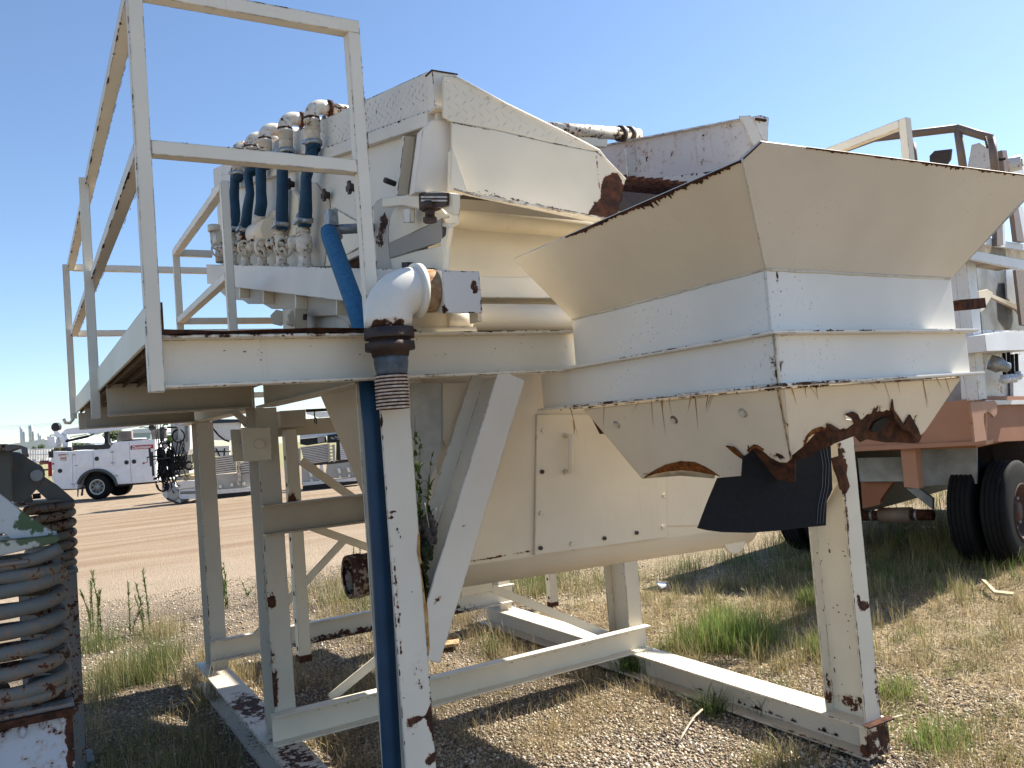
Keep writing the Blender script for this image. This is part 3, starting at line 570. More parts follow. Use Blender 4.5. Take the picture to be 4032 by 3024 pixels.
# front column of the box with its recess
S(plateY(Zs([(400,545),(548,545),(556,1104),(520,1118),(265,1122),(330,625)]), .06, .05), 'front_column', paint('front_column_paint', (.68, .63, .55), chip=-.05, edge=.7, streak=.6))
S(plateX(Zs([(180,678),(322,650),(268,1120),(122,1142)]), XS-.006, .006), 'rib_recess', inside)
S(plateX(Zs([(168,678),(188,672),(130,1142),(112,1146)]), XS-.05, .05), 'stiffening_rib', side_m)
S(plateX(Zs([(322,650),(340,640),(284,1120),(268,1122)]), XS-.05, .05), 'stiffening_rib', cream_worn)
# rubber buffer on its bracket
br = S(plateX(Zs([(10,1168),(180,1145),(300,1124),(420,1112),(520,1122),(566,1132),(562,1300),(470,1240),(300,1250),(170,1224),(10,1238)]), XS-.085, .03), 'bracket', cream)
S(plateX(Zs([(298,1128),(515,1122),(512,1225),(460,1240),(330,1225),(300,1200)]), XS-.10, .012), 'buffer_block', dark_iron)
for y0 in (1150, 1178):
    S(plateX(Zs([(316,y0),(508,y0+2),(508,y0+14),(316,y0+14)]), XS-.108, .008), 'buffer_layer', white_worn)
b0 = AX(*Zs([(388,1225)])[0], XS-.10); b1 = AX(*Zs([(388,1320)])[0], XS-.10); S(MB().cyl(b0, b1, .018, 12).cyl(b1, b1-Vector((0,0,.018)), .026, 6).cyl(b0+Vector((0,0,.01)), b0-Vector((0,0,.015)), .04, 6), 'bolt', dark_iron)
S(plateX(Zs([(176,1250),(230,1248),(230,1360),(180,1362)]), XS-.08, .02), 'slotted_tab', white_worn)
# large round eccentric guard and pan behind it
S(plateX(Z1([(905,588),(1045,620),(1045,700),(985,800),(965,900),(968,1050),(985,1200),(1015,1310),(860,1310),(845,1100),(830,850),(815,660),(850,615)]), XS-.016, .012), 'guard_plate', paint('guard_paint', (.47, .42, .35), chip=.02, edge=.4, spots=[mark(*AX(*Z1([(920,830)])[0], XS-.016), .03, .06, .05, .95), mark(*AX(*Z1([(890,1000)])[0], XS-.016), .03, .06, .06, .85)]))
S(plateX(Z1([(1050,670),(1110,665),(1500,690),(1560,780),(1300,890),(1080,1000),(975,1040),(968,930),(985,800),(1010,730)]), XS-.026, .010), 'pan_plate', cream)
S(plateX(Z1([(972,1040),(1300,890),(1500,790),(1510,930),(1490,1030),(1250,1110),(985,1192)]), XS-.034, .007), 'rusty_strut', paint('strut_paint', (.30, .27, .23), chip=.05, edge=1.2, streak=.6))
S(plateX(Z1([(985,1196),(1250,1118),(1490,1070),(1530,1075),(1530,1330),(1015,1325)]), XS-.03, .010), 'pan_plate', cream)
S(plateX(Z1([(1510,838),(1545,840),(1575,880),(1560,980),(1540,1080),(1530,1330),(1520,1330),(1510,1080),(1485,1060),(1505,990)]), XS-.045, .02), 'pan_rim', cream_clean)
S(plateX(Z1([(1510,870),(1548,880),(1540,960),(1508,992)]), XS-.047, .004), 'slot', dark_iron)
for px in ([(1100,1232),(1160,1230),(1165,1312),(1102,1314)], [(1315,1292),(1382,1290),(1382,1312),(1318,1316)]): S(plateX(Z1(px), XS-.06, .02), 'stop_block', dark_iron)
# front wall under the box and the ledges below it
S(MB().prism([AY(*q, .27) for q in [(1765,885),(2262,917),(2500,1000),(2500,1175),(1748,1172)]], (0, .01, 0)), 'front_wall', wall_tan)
S(MB().prism([AY(*q, .262) for q in Zr([(1240,480),(1285,480),(1285,700),(1240,945)])], (0, .008, 0)), 'front_strip', cream)
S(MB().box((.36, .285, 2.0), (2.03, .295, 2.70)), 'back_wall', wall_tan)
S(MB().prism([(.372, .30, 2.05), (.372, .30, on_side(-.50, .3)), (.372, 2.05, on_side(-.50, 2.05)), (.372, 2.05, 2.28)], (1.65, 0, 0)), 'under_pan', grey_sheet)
S(MB().prism([(XR+.02, .30, 2.07), (XR+.02, 3.05, 2.07), (XR+.02, 3.1, 2.45), (XR+.02, 3.35, 2.5), (XR+.02, 3.4, 2.2), (XR+.02, 4.05, 2.2), (XR+.02, 4.05, 3.1), (XR+.02, .30, 2.75)], (.01, 0, 0)), 'sun_block_panel', cream)  # added unseen panel: keeps sun off the left ground, notch passes a fleck
S(MB().box((.36, .20, 2.215), (2.0, .28, 2.30)), 'ledge', cream)
S(MB().cyl((.30, .18, 2.135), (1.9, .18, 2.125), .052, 20), 'cross_tube', paint('cross_tube_paint', (.62, .57, .48), chip=-.1, edge=.4, spots=[]))
S(MB().box((.10, .08, 2.058), (.40, .2, 2.15)), 'pedestal', cream_worn)
S(MB().cyl((.32, .10, 2.11), (.42, .10, 2.11), .042, 18), 'pipe_cap', cream_worn)
S(MB().box((-.02, .04, 2.056), (.42, .14, 2.075)), 'base_plate', cream_worn)
# polygonal cover plates, cam nuts and shaft tube
S(plateX(Z1([(200,430),(235,432),(300,510),(372,598),(380,690),(372,760),(350,1000),(320,1278),(180,1278)]), XS-.006, .005), 'cover_plate', cream_dirty)
S(plateX(Z1([(405,680),(670,835),(676,1075),(500,1180),(380,1270),(340,1270),(372,760)]), XS-.012, .008), 'cover_plate', cream)
S(plateX(Z1([(490,1190),(700,1080),(700,1150),(520,1230),(500,1225)]), XS-.03, .02), 'seam_angle', cream_worn)
S(plateX(Z1([(520,1232),(705,1150),(705,1262),(560,1290),(530,1285)]), XS-.004, .003), 'slot', rust)
for px in ((375,560), (20,450), (632,485)):
    p = AX(*Z1([px])[0], XS-.012); S(MB().cyl(p, p+Vector((-.03, 0, 0)), .018, 10).box(p+Vector((-.035,-.03,-.012)), p+Vector((-.02,.03,.012))).box(p+Vector((-.034,-.012,-.03)), p+Vector((-.021,.012,.03))), 'cam_nut', dark_iron)
p = AX(*Z1([(1035,445)])[0], XS-.01); S(MB().cyl(p, p+Vector((-.05, -.01, .01)), .012, 10), 'lug', dark_iron)
sh = AX(*Zj([(590,1240)])[0], XS-.05); S(MB().cyl(sh+Vector((0,.22,.03)), sh+Vector((0,-.18,-.03)), .075, 26), 'motor_guard', cream)
S(plateX(Zj([(775,885),(830,880),(870,935),(870,1320),(775,1310)]), XS-.04, .02), 'cover_plate', cream)
S(plateX(Zj([(620,1075),(670,1045),(690,1050),(690,1165),(600,1165),(610,1100)]), XS-.04, .02), 'bracket', cream_worn)
# inner side: stiffeners on the far wall, rubbing plate, coloured tread end, screen decks
S(MB().prism([yz(XR-.012, .14, 2.86), yz(XR-.012, 3.0, on_side(-.21, 3.0)), yz(XR-.012, 3.0, on_side(-.42, 3.0)), yz(XR-.012, .14, 2.66)], (.010, 0, 0)), 'liner_plate', white_worn)
S(MB().bar(yz(XR-.02, 1.0, on_side(-.02, 1.0)), yz(XR-.02, 1.0, on_side(-.2, 1.0)), .02, .06, (1,0,0)), 'stiffening_rib', white_worn)
S(MB().bar(yz(XR, .14, on_side(.025, .11)), yz(XR, yb, on_side(.025, yb)), .05, .008, (0,0,1)), 'top_rail', white_worn)
S(MB().prism([AY(*q, .085) for q in Zz([(1855,148),(1965,142),(2090,392),(2005,460),(1990,440)])], (0, .008, 0)), 'tread_strip', tread_m)
S(MB().prism([AY(*q, .11) for q in Zz([(1985,155),(2065,138),(2152,165),(2140,400),(2090,395)])], (0, .03, 0)), 'corner_post', white_worn)
S(MB().box((XR+.04, .1, 3.085), (XR+.11, .16, 3.095)), 'rust_cap', rust)
mesh_m = plain('rusted_screen_mesh', (.10, .035, .022), .9, .5, 40, .3)
mb = MB()
for i in range(38): y = .16+i*.05; mb.bar((XS+.02, y, on_side(-.33, y)), (XR-.02, y, on_side(-.33, y)), .010, .010)
for i in range(34): x = XS+.03+i*.05; mb.bar((x, .14, on_side(-.325, .14)), (x, 2.1, on_side(-.325, 2.1)), .010, .010)
o = S(mb, 'screen_mesh', mesh_m); o['kind'] = 'stuff'
S(MB().prism([yz(XS+.02, .31, 2.60), yz(XS+.02, 3.5, on_side(-.46, 3.5)), yz(XS+.02, 3.5, on_side(-.48, 3.5)), yz(XS+.02, .31, 2.58)], (1.65, 0, 0)), 'lower_deck', plain('red_primer_deck', (.42, .20, .16), .8, .3, 8, .1))
S(MB().box((XS+.02, .14, 2.60), (XR-.02, .17, 2.68)), 'deck_bar', dark_iron)
S(MB().prism([AY(*q, .05) for q in Zs([(1915,1128),(1948,1206),(1900,1200)])], (0, .01, 0)), 'tab', dark_iron)
# ------------------------------------------------------------------ water header, risers, valves, hoses, spray bars
HXa, HXb = .19, .333
def hz(y): return 2.241 + SL*(y+.17)
head_m = paint('header_paint', (.67, .645, .60), chip=-.10, edge=.6, streak=.35, spots=[mark(.31, -.17, 2.185, .018, .03, .03, 1.05), mark(.19, -.17, 2.11, .02, .03, .02, .8), mark(.32, -.17, 2.1, .02, .03, .03, .7)])
y0, y1 = -.17, 3.86
hd = P(MB().hexa([(HXa,y0,hz(y0)-.148),(HXb,y0,hz(y0)-.148),(HXb,y1,hz(y1)-.148),(HXa,y1,hz(y1)-.148),(HXa,y0,hz(y0)),(HXb,y0,hz(y0)),(HXb,y1,hz(y1)),(HXa,y1,hz(y1))]), 'water_header', head_m)
P(MB().box((HXb-.004, y0+.03, 2.07), (HXb+.012, y0+.09, 2.215)), 'end_tab', cream, hd)
# stepped support plates below the header
steps = Zt([(230,400),(330,490),(410,500),(490,505),(545,545),(710,545),(805,600),(1060,600),(1165,675),(1510,670),(1660,780),(1840,900),(1840,380),(1180,380),(400,300)])
P(plateX(steps, .262, .012), 'stepped_support', paint('stepped_paint', (.42, .38, .32), chip=.08, edge=.5, streak=.7))
for px, yt, yb_ in ((450,355,480), (708,388,545), (1060,428,600), (1507,490,670)):
    P(MB().prism([AX(*q, .20) for q in Zt([(px-6,yt),(px+6,yt),(px+6,yb_),(px-6,yb_)])], (.062, 0, 0)), 'support_rib', cream)
    P(plateX(Zt([(px-4,yt-6),(px+46,yt),(px+44,yt+18),(px-4,yt+12)]), .196, .02), 'support_tab', cream_clean)
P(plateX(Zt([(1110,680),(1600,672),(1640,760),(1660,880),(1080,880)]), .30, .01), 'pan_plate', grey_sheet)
hg = P(plateX(Zt([(920,600),(1060,600),(1050,900),(930,900)]), .15, .06), 'spring_hanger', cream_dirty)
for s_ in (880, 1060):
    p = AX(*Zt([(s_, 700)])[0], .16); P(MB().nut(p, (-.3, 1 if s_ > 900 else -1, 0), .045, .03), 'nut', cream_dirty, hg)
P(plateX(Zt([(1050,640),(1150,655),(1130,800),(1090,880),(1050,880)]), .19, .02), 'hanger_plate', dark_iron)
pipe_m = paint('pipe_paint', (.66, .61, .52), chip=.55, edge=.6, streak=.6)
hose_m = plain('blue_layflat_hose', (.009, .050, .10), .62, .3, 12, .08, spec=.3, col2=(.010, .042, .085), thr=(.35, .65))
hose_light = plain('faded_blue_hose', (.035, .135, .25), .75, .35, 70, .25, spec=.2, col2=(.022, .10, .20))
clamp_m = plain('clamp_steel', (.45, .46, .45), .4, .2, 40, 0, metal=.7)
def elbow(c, r, rr, a, b):     # quarter bend around the corner c from direction a to b
    c = Vector(c); a = Vector(a); b = Vector(b)
    return [c+a*r*math.cos(t)+b*r*math.sin(t) for t in [i*math.pi/2/8 for i in range(9)]]
spots_e = [((1225,425),(1203,1045)), ((1120,470),(1110,1040)), ((1040,512),(1032,1040)), ((985,545),(968,1038)), ((930,580),(915,1038))]
hose_spec = [ # px of hose axis top..bottom in the photo (width factor wide, narrow)
    [(1230,545),(1228,600),(1205,700),(1205,760),(1203,830),(1200,890)],
    [(1112,600),(1112,700),(1112,760),(1110,830),(1110,905)],
    [(1030,600),(1027,680),(1028,760),(1030,800),(1022,850)],
    [(982,640),(978,700),(985,760),(975,820),(968,880),(965,915)],
    [(926,670),(924,720),(922,780),(926,840),(922,910)]]
for i, (et, vb) in enumerate(spots_e):
    X = .262; ep = AX(*et, X); vp = AX(*vb, X); yv = vp.y; zb_ = hz(yv)
    ye = ep.y; r = .046
    # riser and spray bar
    bar_end = Vector((2.12, ye-.03, ep.z-.045)) if i else Vector((1.15, ye-.1, ep.z-.06))
    riser = P(MB().tube([(X, ye, ep.z-.17), (X, ye, ep.z-.045)]+[Vector((X+.055-.055*math.cos(t), ye, ep.z-.045+.055*math.sin(t)+.0)) for t in [k*math.pi/2/7 for k in range(1, 8)]]+[(X+.09, ye, ep.z+.01)], .037, 14), 'riser_elbow', pipe_m)
    P(MB().lathe((X, ye, ep.z-.062), (0,0,-1), [(0,.042),(.012,.042),(.012,.0395),(.06,.0395)], 16), 'collar', pipe_m, riser)
    P(MB().lathe((X+.085, ye, ep.z+.01), (1,0,0), [(0,.042),(.02,.042)], 16), 'collar', rust, riser)
    P(MB().cyl((X+.10, ye, ep.z+.008), (X+.22, ye, ep.z+.004), .031, 16), 'pipe_sleeve', pipe_m, riser)
    P(MB().cyl((X+.222, ye, ep.z+.004), (X+.232, ye, ep.z+.004), .046, 16), 'flange', dark_iron, riser)
    sb = P(MB().cyl((X+.232, ye, ep.z+.003), bar_end, .03, 16), 'spray_bar', pipe_m if i == 0 else rust)
    if i == 0:
        e = Vector((2.13, 1.04, 3.338)); sb = P(MB().cyl((1.25, .93, 3.248), e, .036, 18), 'spray_bar', pipe_m)
        P(MB().prism([AY(*q, .98) for q in Zz([(150,345),(405,372),(405,385),(500,382),(495,464),(380,460),(200,400)])], (0, .012, 0)), 'bar_bracket', cream)
        P(MB().cyl(e-Vector((.16,.02,.016)), e-Vector((.13,.016,.013)), .046, 18), 'bracket_ring', dark_iron, sb); P(MB().cyl(e-Vector((.09,.011,.009)), e-Vector((.06,.007,.006)), .046, 18), 'bracket_ring', dark_iron, sb)
    # hose
    hp_ = [AX(x, y, X) for x, y in hose_spec[i]]
    top = Vector((X, ye, ep.z-.17)); pts = [top, top-Vector((0,0,.04))]+hp_
    fl = [(1,1),(1,1)] + [(random.uniform(.75, .95), random.uniform(1.02, 1.25)) for _ in hp_[1:-1]] + [(1,1),(1,1)]
    mb = MB(); fine = []; ff = []
    for q in range(len(pts)-1):
        for w in (0, .25, .5, .75): fine.append(pts[q].lerp(pts[q+1], w)); ff.append(tuple(fl[q][z]*(1-w)+fl[q+1][z]*w for z in (0,1)))
    fine.append(pts[-1]); ff.append(fl[-1])
    h = P(mb.tube(fine, .0355, 14, True, ff), 'hose', hose_m)
    P(MB().lathe((X, ye, ep.z-.050), (0,0,-1), [(0,.0405),(.010,.0405)], 16), 'rust_band', rust, riser)
    P(MB().cyl(top-Vector((0,0,.0)), top-Vector((0,0,.022)), .0435, 18).box(top+Vector((-.06,-.01,-.02)), top+Vector((-.03,.01,0))), 'hose_clamp', clamp_m, h)
    e_ = pts[-1]; e2 = pts[-2]; dd = (e2-e_).normalized()
    if i != 2: P(MB().cyl(e_+dd*.02, e_+dd*.045, .0435, 18).box(e_+Vector((-.05,-.05,.015)), e_+Vector((-.03,.05,.03))), 'hose_clamp', clamp_m, h)
    # valve body and hand wheel on the header
    va = P(MB().lathe((X, yv, zb_-.01), (0,0,1), [(0,.040),(.02,.040),(.02,.030),(.085,.030),(.09,.040),(.10,.040),(.115,.043),(.165,.043),(.18,.032),(.19,.032),(.19,.039),(.215,.039),(.215,.029),(.27,.029)], 18), 'valve', pipe_m)
    bl = Vector((X, yv, zb_+.14))
    P(MB().lathe(bl, (-.35,.94,0), [(0,.034),(.06,.034),(.062,.044),(.085,.044),(.09,.022),(.15,.016)], 16), 'valve_bonnet', pipe_m, va)
    wc = bl+Vector((-.35,.94,0))*.17
    aw = Vector((-.35,.94,0)).normalized(); uw = aw.orthogonal().normalized(); ww = aw.cross(uw)
    mb = MB().loft([[wc+(uw*math.cos(t)+ww*math.sin(t))*(.05+.008*math.cos(s_))+aw*.008*math.sin(s_) for s_ in [k*math.pi/3 for k in range(6)]] for t in [k*2*math.pi/18 for k in range(18)]], False, True, True)
    for t in (0, 2.1, 4.2): mb.bar(wc, wc+(uw*math.cos(t)+ww*math.sin(t))*.05, .01, .01, aw)
    P(mb, 'hand_wheel', cream, va)
    P(MB().cyl(e_+dd*.01, Vector((X, yv, zb_+.27)), .036, 14), 'hose_tail', steel if i in (0,) else pipe_m, va)
    P(MB().lathe((X, yv, zb_+.082), (0,0,1), [(0,.0315),(.006,.0315)], 14).lathe((X, yv, zb_+.185), (0,0,1), [(0,.034),(.006,.034)], 14), 'rust_band', dark_iron, va)
# end standpipe with open cap at the far end of the header
s0 = AX(868, 1034, .262)
P(MB().tube([s0, s0+Vector((0,0,.10)), s0+Vector((0,.05,.14))]+[s0+Vector((0,.10+.05*math.sin(t),.20-.05*math.cos(t))) for t in (0,.5,1,1.5)]+[s0+Vector((0,.15,.27))], .034, 12), 'standpipe', pipe_m)
P(MB().cyl(s0+Vector((0,.15,.27)), s0+Vector((0,.15,.32)), .048, 8), 'pipe_cap', cream_worn)
P(MB().cyl(s0+Vector((-.03,-.10,.14)), s0+Vector((-.03,-.24,.14)), .04, 14).cyl(s0+Vector((0,-.15,0)), s0+Vector((0,-.15,.2)), .034, 12), 'valve', cream_worn)
# large delivery elbow on the header end
ex0 = Vector((HXa, -.09, hz(-.09)-.074)); cx = .015; R = .078
el = []
for k in range(13):
    t = k*math.pi/2/12; el.append(Vector((cx+.10-.10*math.cos(t), -.09, ex0.z-.10+.10*math.sin(t))))
big = P(MB().tube([(cx, -.09, ex0.z-.13)]+el+[(cx+.115, -.09, ex0.z)], [R*.97]+[R*1.04]*12+[R*1.04, R*1.04], 28), 'delivery_elbow', paint('elbow_paint', (.70, .675, .61), chip=-.35, edge=.0, streak=.1, rough=.32, spots=[mark(cx, -.09, ex0.z-.135, .12, .12, .045, 1.15)]))
P(MB().lathe((cx+.10, -.09, ex0.z), (1,0,0), [(0,.094),(.022,.094),(.026,.082)], 32), 'elbow_collar', paint('collar_paint', (.70,.675,.61), chip=-.3, edge=.2, rough=.35), big)
thread = [(0,.068)]+[(.002+i*.0045+(.0022 if j else 0), .075 if j else .070) for i in range(11) for j in (0,1)]
nip = plain('rusty_threaded_nipple', (.46, .36, .22), .7, .35, 22, .2, col2=(.26, .085, .025))
P(MB().lathe((cx+.122, -.09, ex0.z), (1,0,0), thread, 32), 'threaded_nipple', nip, big)
zt0 = ex0.z-.13
P(MB().lathe((cx, -.09, zt0), (0,0,-1), [(0,.088),(.03,.090),(.034,.090)], 8).lathe((cx, -.09, zt0-.034), (0,0,-1), [(0,.078),(.012,.074),(.014,.088),(.038,.090),(.042,.07),(.06,.066)], 8), 'hex_union', dark_iron, big)
P(MB().lathe((cx, -.09, zt0-.085), (0,0,-1), [(0,.056),(.03,.058),(.055,.054),(.075,.05)], 26), 'hose_cuff', plain('blue_grey_cuff', (.10, .13, .16), .5, .3, 20, .1), big)
zt1 = zt0-.155
th2 = [(0,.05)]+[(.002+i*.0115+(.0062 if j == 1 else .008 if j == 2 else 0), (.0575, .0575, .0545)[j]) for i in range(10) for j in (0,1,2)]+[(.119,.0)]
tp_o = P(MB().lathe((cx-.003, -.09, zt1), (0,0,-1), [(q[0], .0535) for q in ((0,0),(.116,0))], 28), 'threaded_pipe', rust, big)
for i in range(10):
    z = zt1-.004-i*.0115; P(MB().lathe((cx-.003, -.09, z), (.02*random.uniform(-1,1),.02,-1), [(0,.053),(.001,.0575),(.0055,.0575),(.0068,.053)], 30), 'thread_ring', plain('worn_thread', (.60, .53, .45), .65, .3, 60, .3, col2=(.38, .28, .22)) if i == 0 else bpy.data.materials['worn_thread'], tp_o) if False else MB().lathe((cx-.003, -.09, z), (0,0,-1), [(0,.053),(.001,.0575),(.0055,.0575),(.0068,.053)], 30).build('thread_ring', plain('worn_thread', (.60, .53, .45), .65, .3, 60, .3, col2=(.38, .28, .22)) if i == 0 else bpy.data.materials['worn_thread'], big)
# long faded hose from the swivel through the deck down the front column
sw = AX(1300, 905, .13); g0 = AY(1432, 1312, .10)
P(MB().cyl(sw+Vector((.2,.0,.02)), sw+Vector((.0,0,0)), .022, 12).cyl(sw+Vector((.02,0,-.005)), sw+Vector((-.01,0,-.035)), .045, 14).box(sw+Vector((-.012,-.03,.015)), sw+Vector((.03,.03,.085))), 'hose_swivel', steel)
pts = [sw+Vector((-.01,-.01,-.01)), sw.lerp(g0, .08)+Vector((-.01,0,0)), sw.lerp(g0, .35)+Vector((-.006,0,0)), sw.lerp(g0, .7), g0, Vector((.0, .105, 1.95)), Vector((.008, .112, 1.7)), Vector((.006, .115, 1.2)), Vector((-.004, .116, .6)), Vector((-.012, .118, .16)), Vector((-.014, .12, .0))]
P(MB().tube(pts[:6], [.036, .038, .037, .036, .034, .033], 16), 'long_hose', hose_light)
P(MB().tube(pts[5:], .0325, 16), 'long_hose', plain('dark_blue_hose', (.007, .047, .105), .5, .2, 9, .05, spec=.4, col2=(.006, .038, .085)))

# scabs of rust on the screen box
tb_ = [AY(*q, .029) for q in Zs([(580,200),(1000,428),(1420,632),(1728,792),(1780,862),(1935,1020)])]
for a, b in zip(tb_[:-1], tb_[1:]): flakes(a, b, (0,-1,0), (0,0,-1), 26, SB, (.012, .06), (.004, .016))
flakes(AY(*Zs([(700,1100)])[0], .025), AY(*Zs([(1650,1330)])[0], .025), (0,-1,0), (0,0,1), 44, SB, (.004, .03), (.001, .006), m=dark_iron, jitter=.012)
flakes(f0+Vector((0,-.031,-.004)), f1+Vector((.02,-.101,-.019)), (0,-1,.3), (0,0,-1), 40, SB, (.006, .04), (.001, .004))
flakes(AY(*Zs([(560,566)])[0], .025), AY(*Zs([(1650,790)])[0], .025), (0,-1,0), (0,0,-1), 40, SB, (.006, .03), (.001, .004), m=dark_iron)
flakes(yz(XS-.0358, .12, on_side(-.161, .12)), yz(XS-.0358, 3.9, on_side(-.161, 3.9)), (-1,0,0), (0,0,-1), 110, SB, (.006, .04), (.002, .008))
flakes(yz(XS-.0128, .13, on_side(-.06, .12)), yz(XS-.0128, 3.9, on_side(-.06, 3.9)), (-1,0,0), (0,0,-1), 60, SB, (.004, .01), (.003, .012), jitter=.05)
flakes(yz(XS-.0128, .13, on_side(-.001, .12)), yz(XS-.0128, 3.9, on_side(-.001, 3.9)), (-1,0,0), (0,0,-1), 70, SB, (.004, .02), (.002, .006))
flakes((XS-.0206, .0592, 2.905), (XS-.0206, .0592, 3.045), (0,-1,0), (1,0,0), 16, SB, (.006, .02), (.002, .006))
q0, q1 = [AX(*q, XS-.0508) for q in Zs([(338,645),(285,1110)])]; flakes(q0, q1, (-1,0,0), (0,-1,0), 26, SB, (.008, .04), (.003, .008))
q0, q1 = [AX(*q, XS-.0508) for q in Zs([(186,680),(130,1130)])]; flakes(q0, q1, (-1,0,0), (0,-1,0), 20, SB, (.006, .03), (.002, .006))
flakes((HXb-.002, y0-.0006, hz(y0)-.14), (HXb-.002, y0-.0006, hz(y0)-.005), (0,-1,0), (-1,0,0), 14, hd, (.004, .014), (.002, .006))
flakes((HXa+.005, y0-.0006, hz(y0)-.002), (HXb, y0-.0006, hz(y0)-.002), (0,-1,0), (0,0,-1), 12, hd, (.004, .012), (.002, .005))
flakes((HXa+.005, y0-.0006, hz(y0)-.146), (HXb, y0-.0006, hz(y0)-.146), (0,-1,0), (0,0,1), 18, hd, (.004, .016), (.002, .006))
flakes((HXa-.0006, .0, hz(0)-.002), (HXa-.0006, 3.8, hz(3.8)-.002), (-1,0,0), (0,0,-1), 60, hd, (.004, .02), (.002, .006))
flakes((XR-.0125, .2, 2.87), (XR-.0125, 2.6, on_side(-.215, 2.6)), (-1,0,0), (0,0,-1), 80, SB, (.01, .06), (.006, .03), m=dark_iron)
# ------------------------------------------------------------------ spring mounted screen at the left edge
SPR = thing('spring_mounted_screen', 'rusty screen frame on heavy coil springs with chipped green and white paint', 'machine', (-1.0, 1.5, 0))
spring_m = paint('spring_paint', (.135, .145, .138), chip=.66, edge=.0, streak=1.0, rough=.6, under=None, speck=.6)
chip_white = paint('chipped_white_over_green', (.46, .50, .52), chip=.10, edge=.6, streak=.5, under=(.055, .105, .05), ut=.56)
pale_rust = paint('pale_blue_rusting_paint', (.44, .49, .56), chip=.36, edge=.9, streak=1.0, spots=[mark(-1.02, .35, .93, .35, .12, .035, .7), mark(-.97, .36, .80, .02, .1, .16, .45), mark(-1.08, .36, .66, .03, .1, .05, .4), mark(-1.03, .36, .72, .03, .1, .06, .4), mark(-1.2, .4, .9, .2, .1, .05, .5)])
dark_green = paint('dark_green_rusting_paint', (.13, .15, .155), chip=.38, edge=.8, streak=.6)
dark_rust = paint('dark_rusting_paint', (.15, .165, .17), chip=.62, edge=.9, streak=.8)
def Q(mb, name, m, par=SPR): return mb.build(name, m, par)
def helix(c, r, z0, z1, turns, n=26, ph=0.0):
    N = int(turns*n); return [Vector((c[0]+r*math.cos(ph+2*math.pi*i/n), c[1]+r*math.sin(ph+2*math.pi*i/n), z0+(z1-z0)*i/N)) for i in range(N+1)]
def spring(cx, cy, z0, z1, R, wr, turns, ped_w, ped_d, ped_m, ph):
    s = Q(MB().tube(helix((cx, cy), R, z0+wr, z1-wr, turns, 28, ph), wr, 14), 'coil_spring', spring_m)
    Q(MB().tube(helix((cx, cy), R, z0+wr*.9, z0+wr*1.1, .9, 28, ph), wr*.85, 10), 'end_coil', spring_m, s)
    Q(MB().tube(helix((cx, cy), R, z1-wr*1.1, z1-wr*.9, .9, 28, ph+1), wr*.85, 10), 'end_coil', spring_m, s)
    return s
F0 = Vector((-1.083, .47, 0)); B0_ = Vector((-.955, 2.60, 0))
spring(F0.x, F0.y, .945, 1.375, .107, .0235, 6.0, .3, .3, pale_rust, 2.2)
spring(B0_.x, B0_.y, 1.11, 1.47, .107, .0235, 5.6, .3, .3, dark_rust, .4)
Q(MB().box((-1.34, .36, 0), (-.963, .60, .925)), 'pedestal', pale_rust)
Q(MB().box((-1.36, .34, .925), (-.958, .62, .940)), 'pedestal_cap', dark_rust)
Q(MB().bar((-1.36, .338, .912), (-.958, .338, .912), .02, .022), 'cap_weld', rust)
for i in range(7): Q(MB().lathe((-1.32+i*.055, .352, .885+random.uniform(-.01,.01)), (0,0,1), [(-.02,.002),(-.008,.010),(.008,.010),(.02,.002)], 8), 'weld_lump', pale_rust)
Q(MB().lathe((-1.0, .40, .945), (0,0,1), [(0,.02),(.02,.02)], 10), 'stop_pin', rust)
Q(MB().box((-1.12, 2.50, .0), (-.842, 2.72, 1.085)), 'pedestal', dark_rust)
Q(MB().box((-1.13, 2.48, 1.085), (-.836, 2.74, 1.105)), 'pedestal_cap', dark_rust)
Q(MB().box((-1.2, 2.55, .0), (-.80, 2.78, .05)), 'base_plate', dark_green)
Q(MB().box((-1.40, .30, 1.44), (-1.375, 3.0, 1.98)), 'side_plate', dark_green)
Q(MB().box((-1.40, .36, 1.385), (-1.06, .58, 1.40)), 'spring_seat', dark_rust); Q(MB().box((-1.40, 2.50, 1.475), (-.90, 2.74, 1.49)), 'spring_seat', dark_rust)
# spring caps with triangular gussets, side beam with round ended lug
Q(MB().prism([AY(*q, .37) for q in Zu([(-120,1010),(120,985),(560,945),(575,990),(540,1020),(300,1075),(-120,1175)])], (0, .22, 0)), 'spring_cap', paint('cap_paint', (.42, .44, .41), chip=.30, edge=1.0, under=(.07, .11, .06)))
Q(MB().tube([AY(*q, .385) for q in Zu([(-60,1250),(150,1230),(350,1170),(500,1110),(575,1060)])], .021, 12), 'end_coil', spring_m)
Q(MB().prism([AY(*q, .40) for q in Zu([(-200,420),(0,548),(250,740),(560,950),(120,985),(90,970),(30,930),(-10,940),(-200,1000)])], (0, .012, 0)), 'gusset', chip_white)
Q(MB().prism([AY(*q, 2.55) for q in Zu([(340,500),(430,385),(560,470),(715,605),(705,630),(500,640),(460,610)])], (0, .012, 0)), 'gusset', dark_green)
Q(MB().prism([AY(*q, 2.52) for q in Zu([(275,640),(700,628),(715,610),(690,640),(690,668),(280,700)])], (0, .24, 0)), 'spring_cap', dark_rust)
lug = [(100,140),(190,150),(300,225),(400,280),(430,320),(434,370),(415,420),(380,470),(330,530),(290,580),(200,640),(110,620)]
Q(MB().prism([AY(*q, 1.9) for q in Zu(lug)], (0, .03, 0)), 'side_lug', dark_green)
pc = AY(*Zu([(352,372)])[0], 1.895); Q(MB().cyl(pc, pc+Vector((0,-.012,0)), .028, 18), 'pin_boss', chip_white)
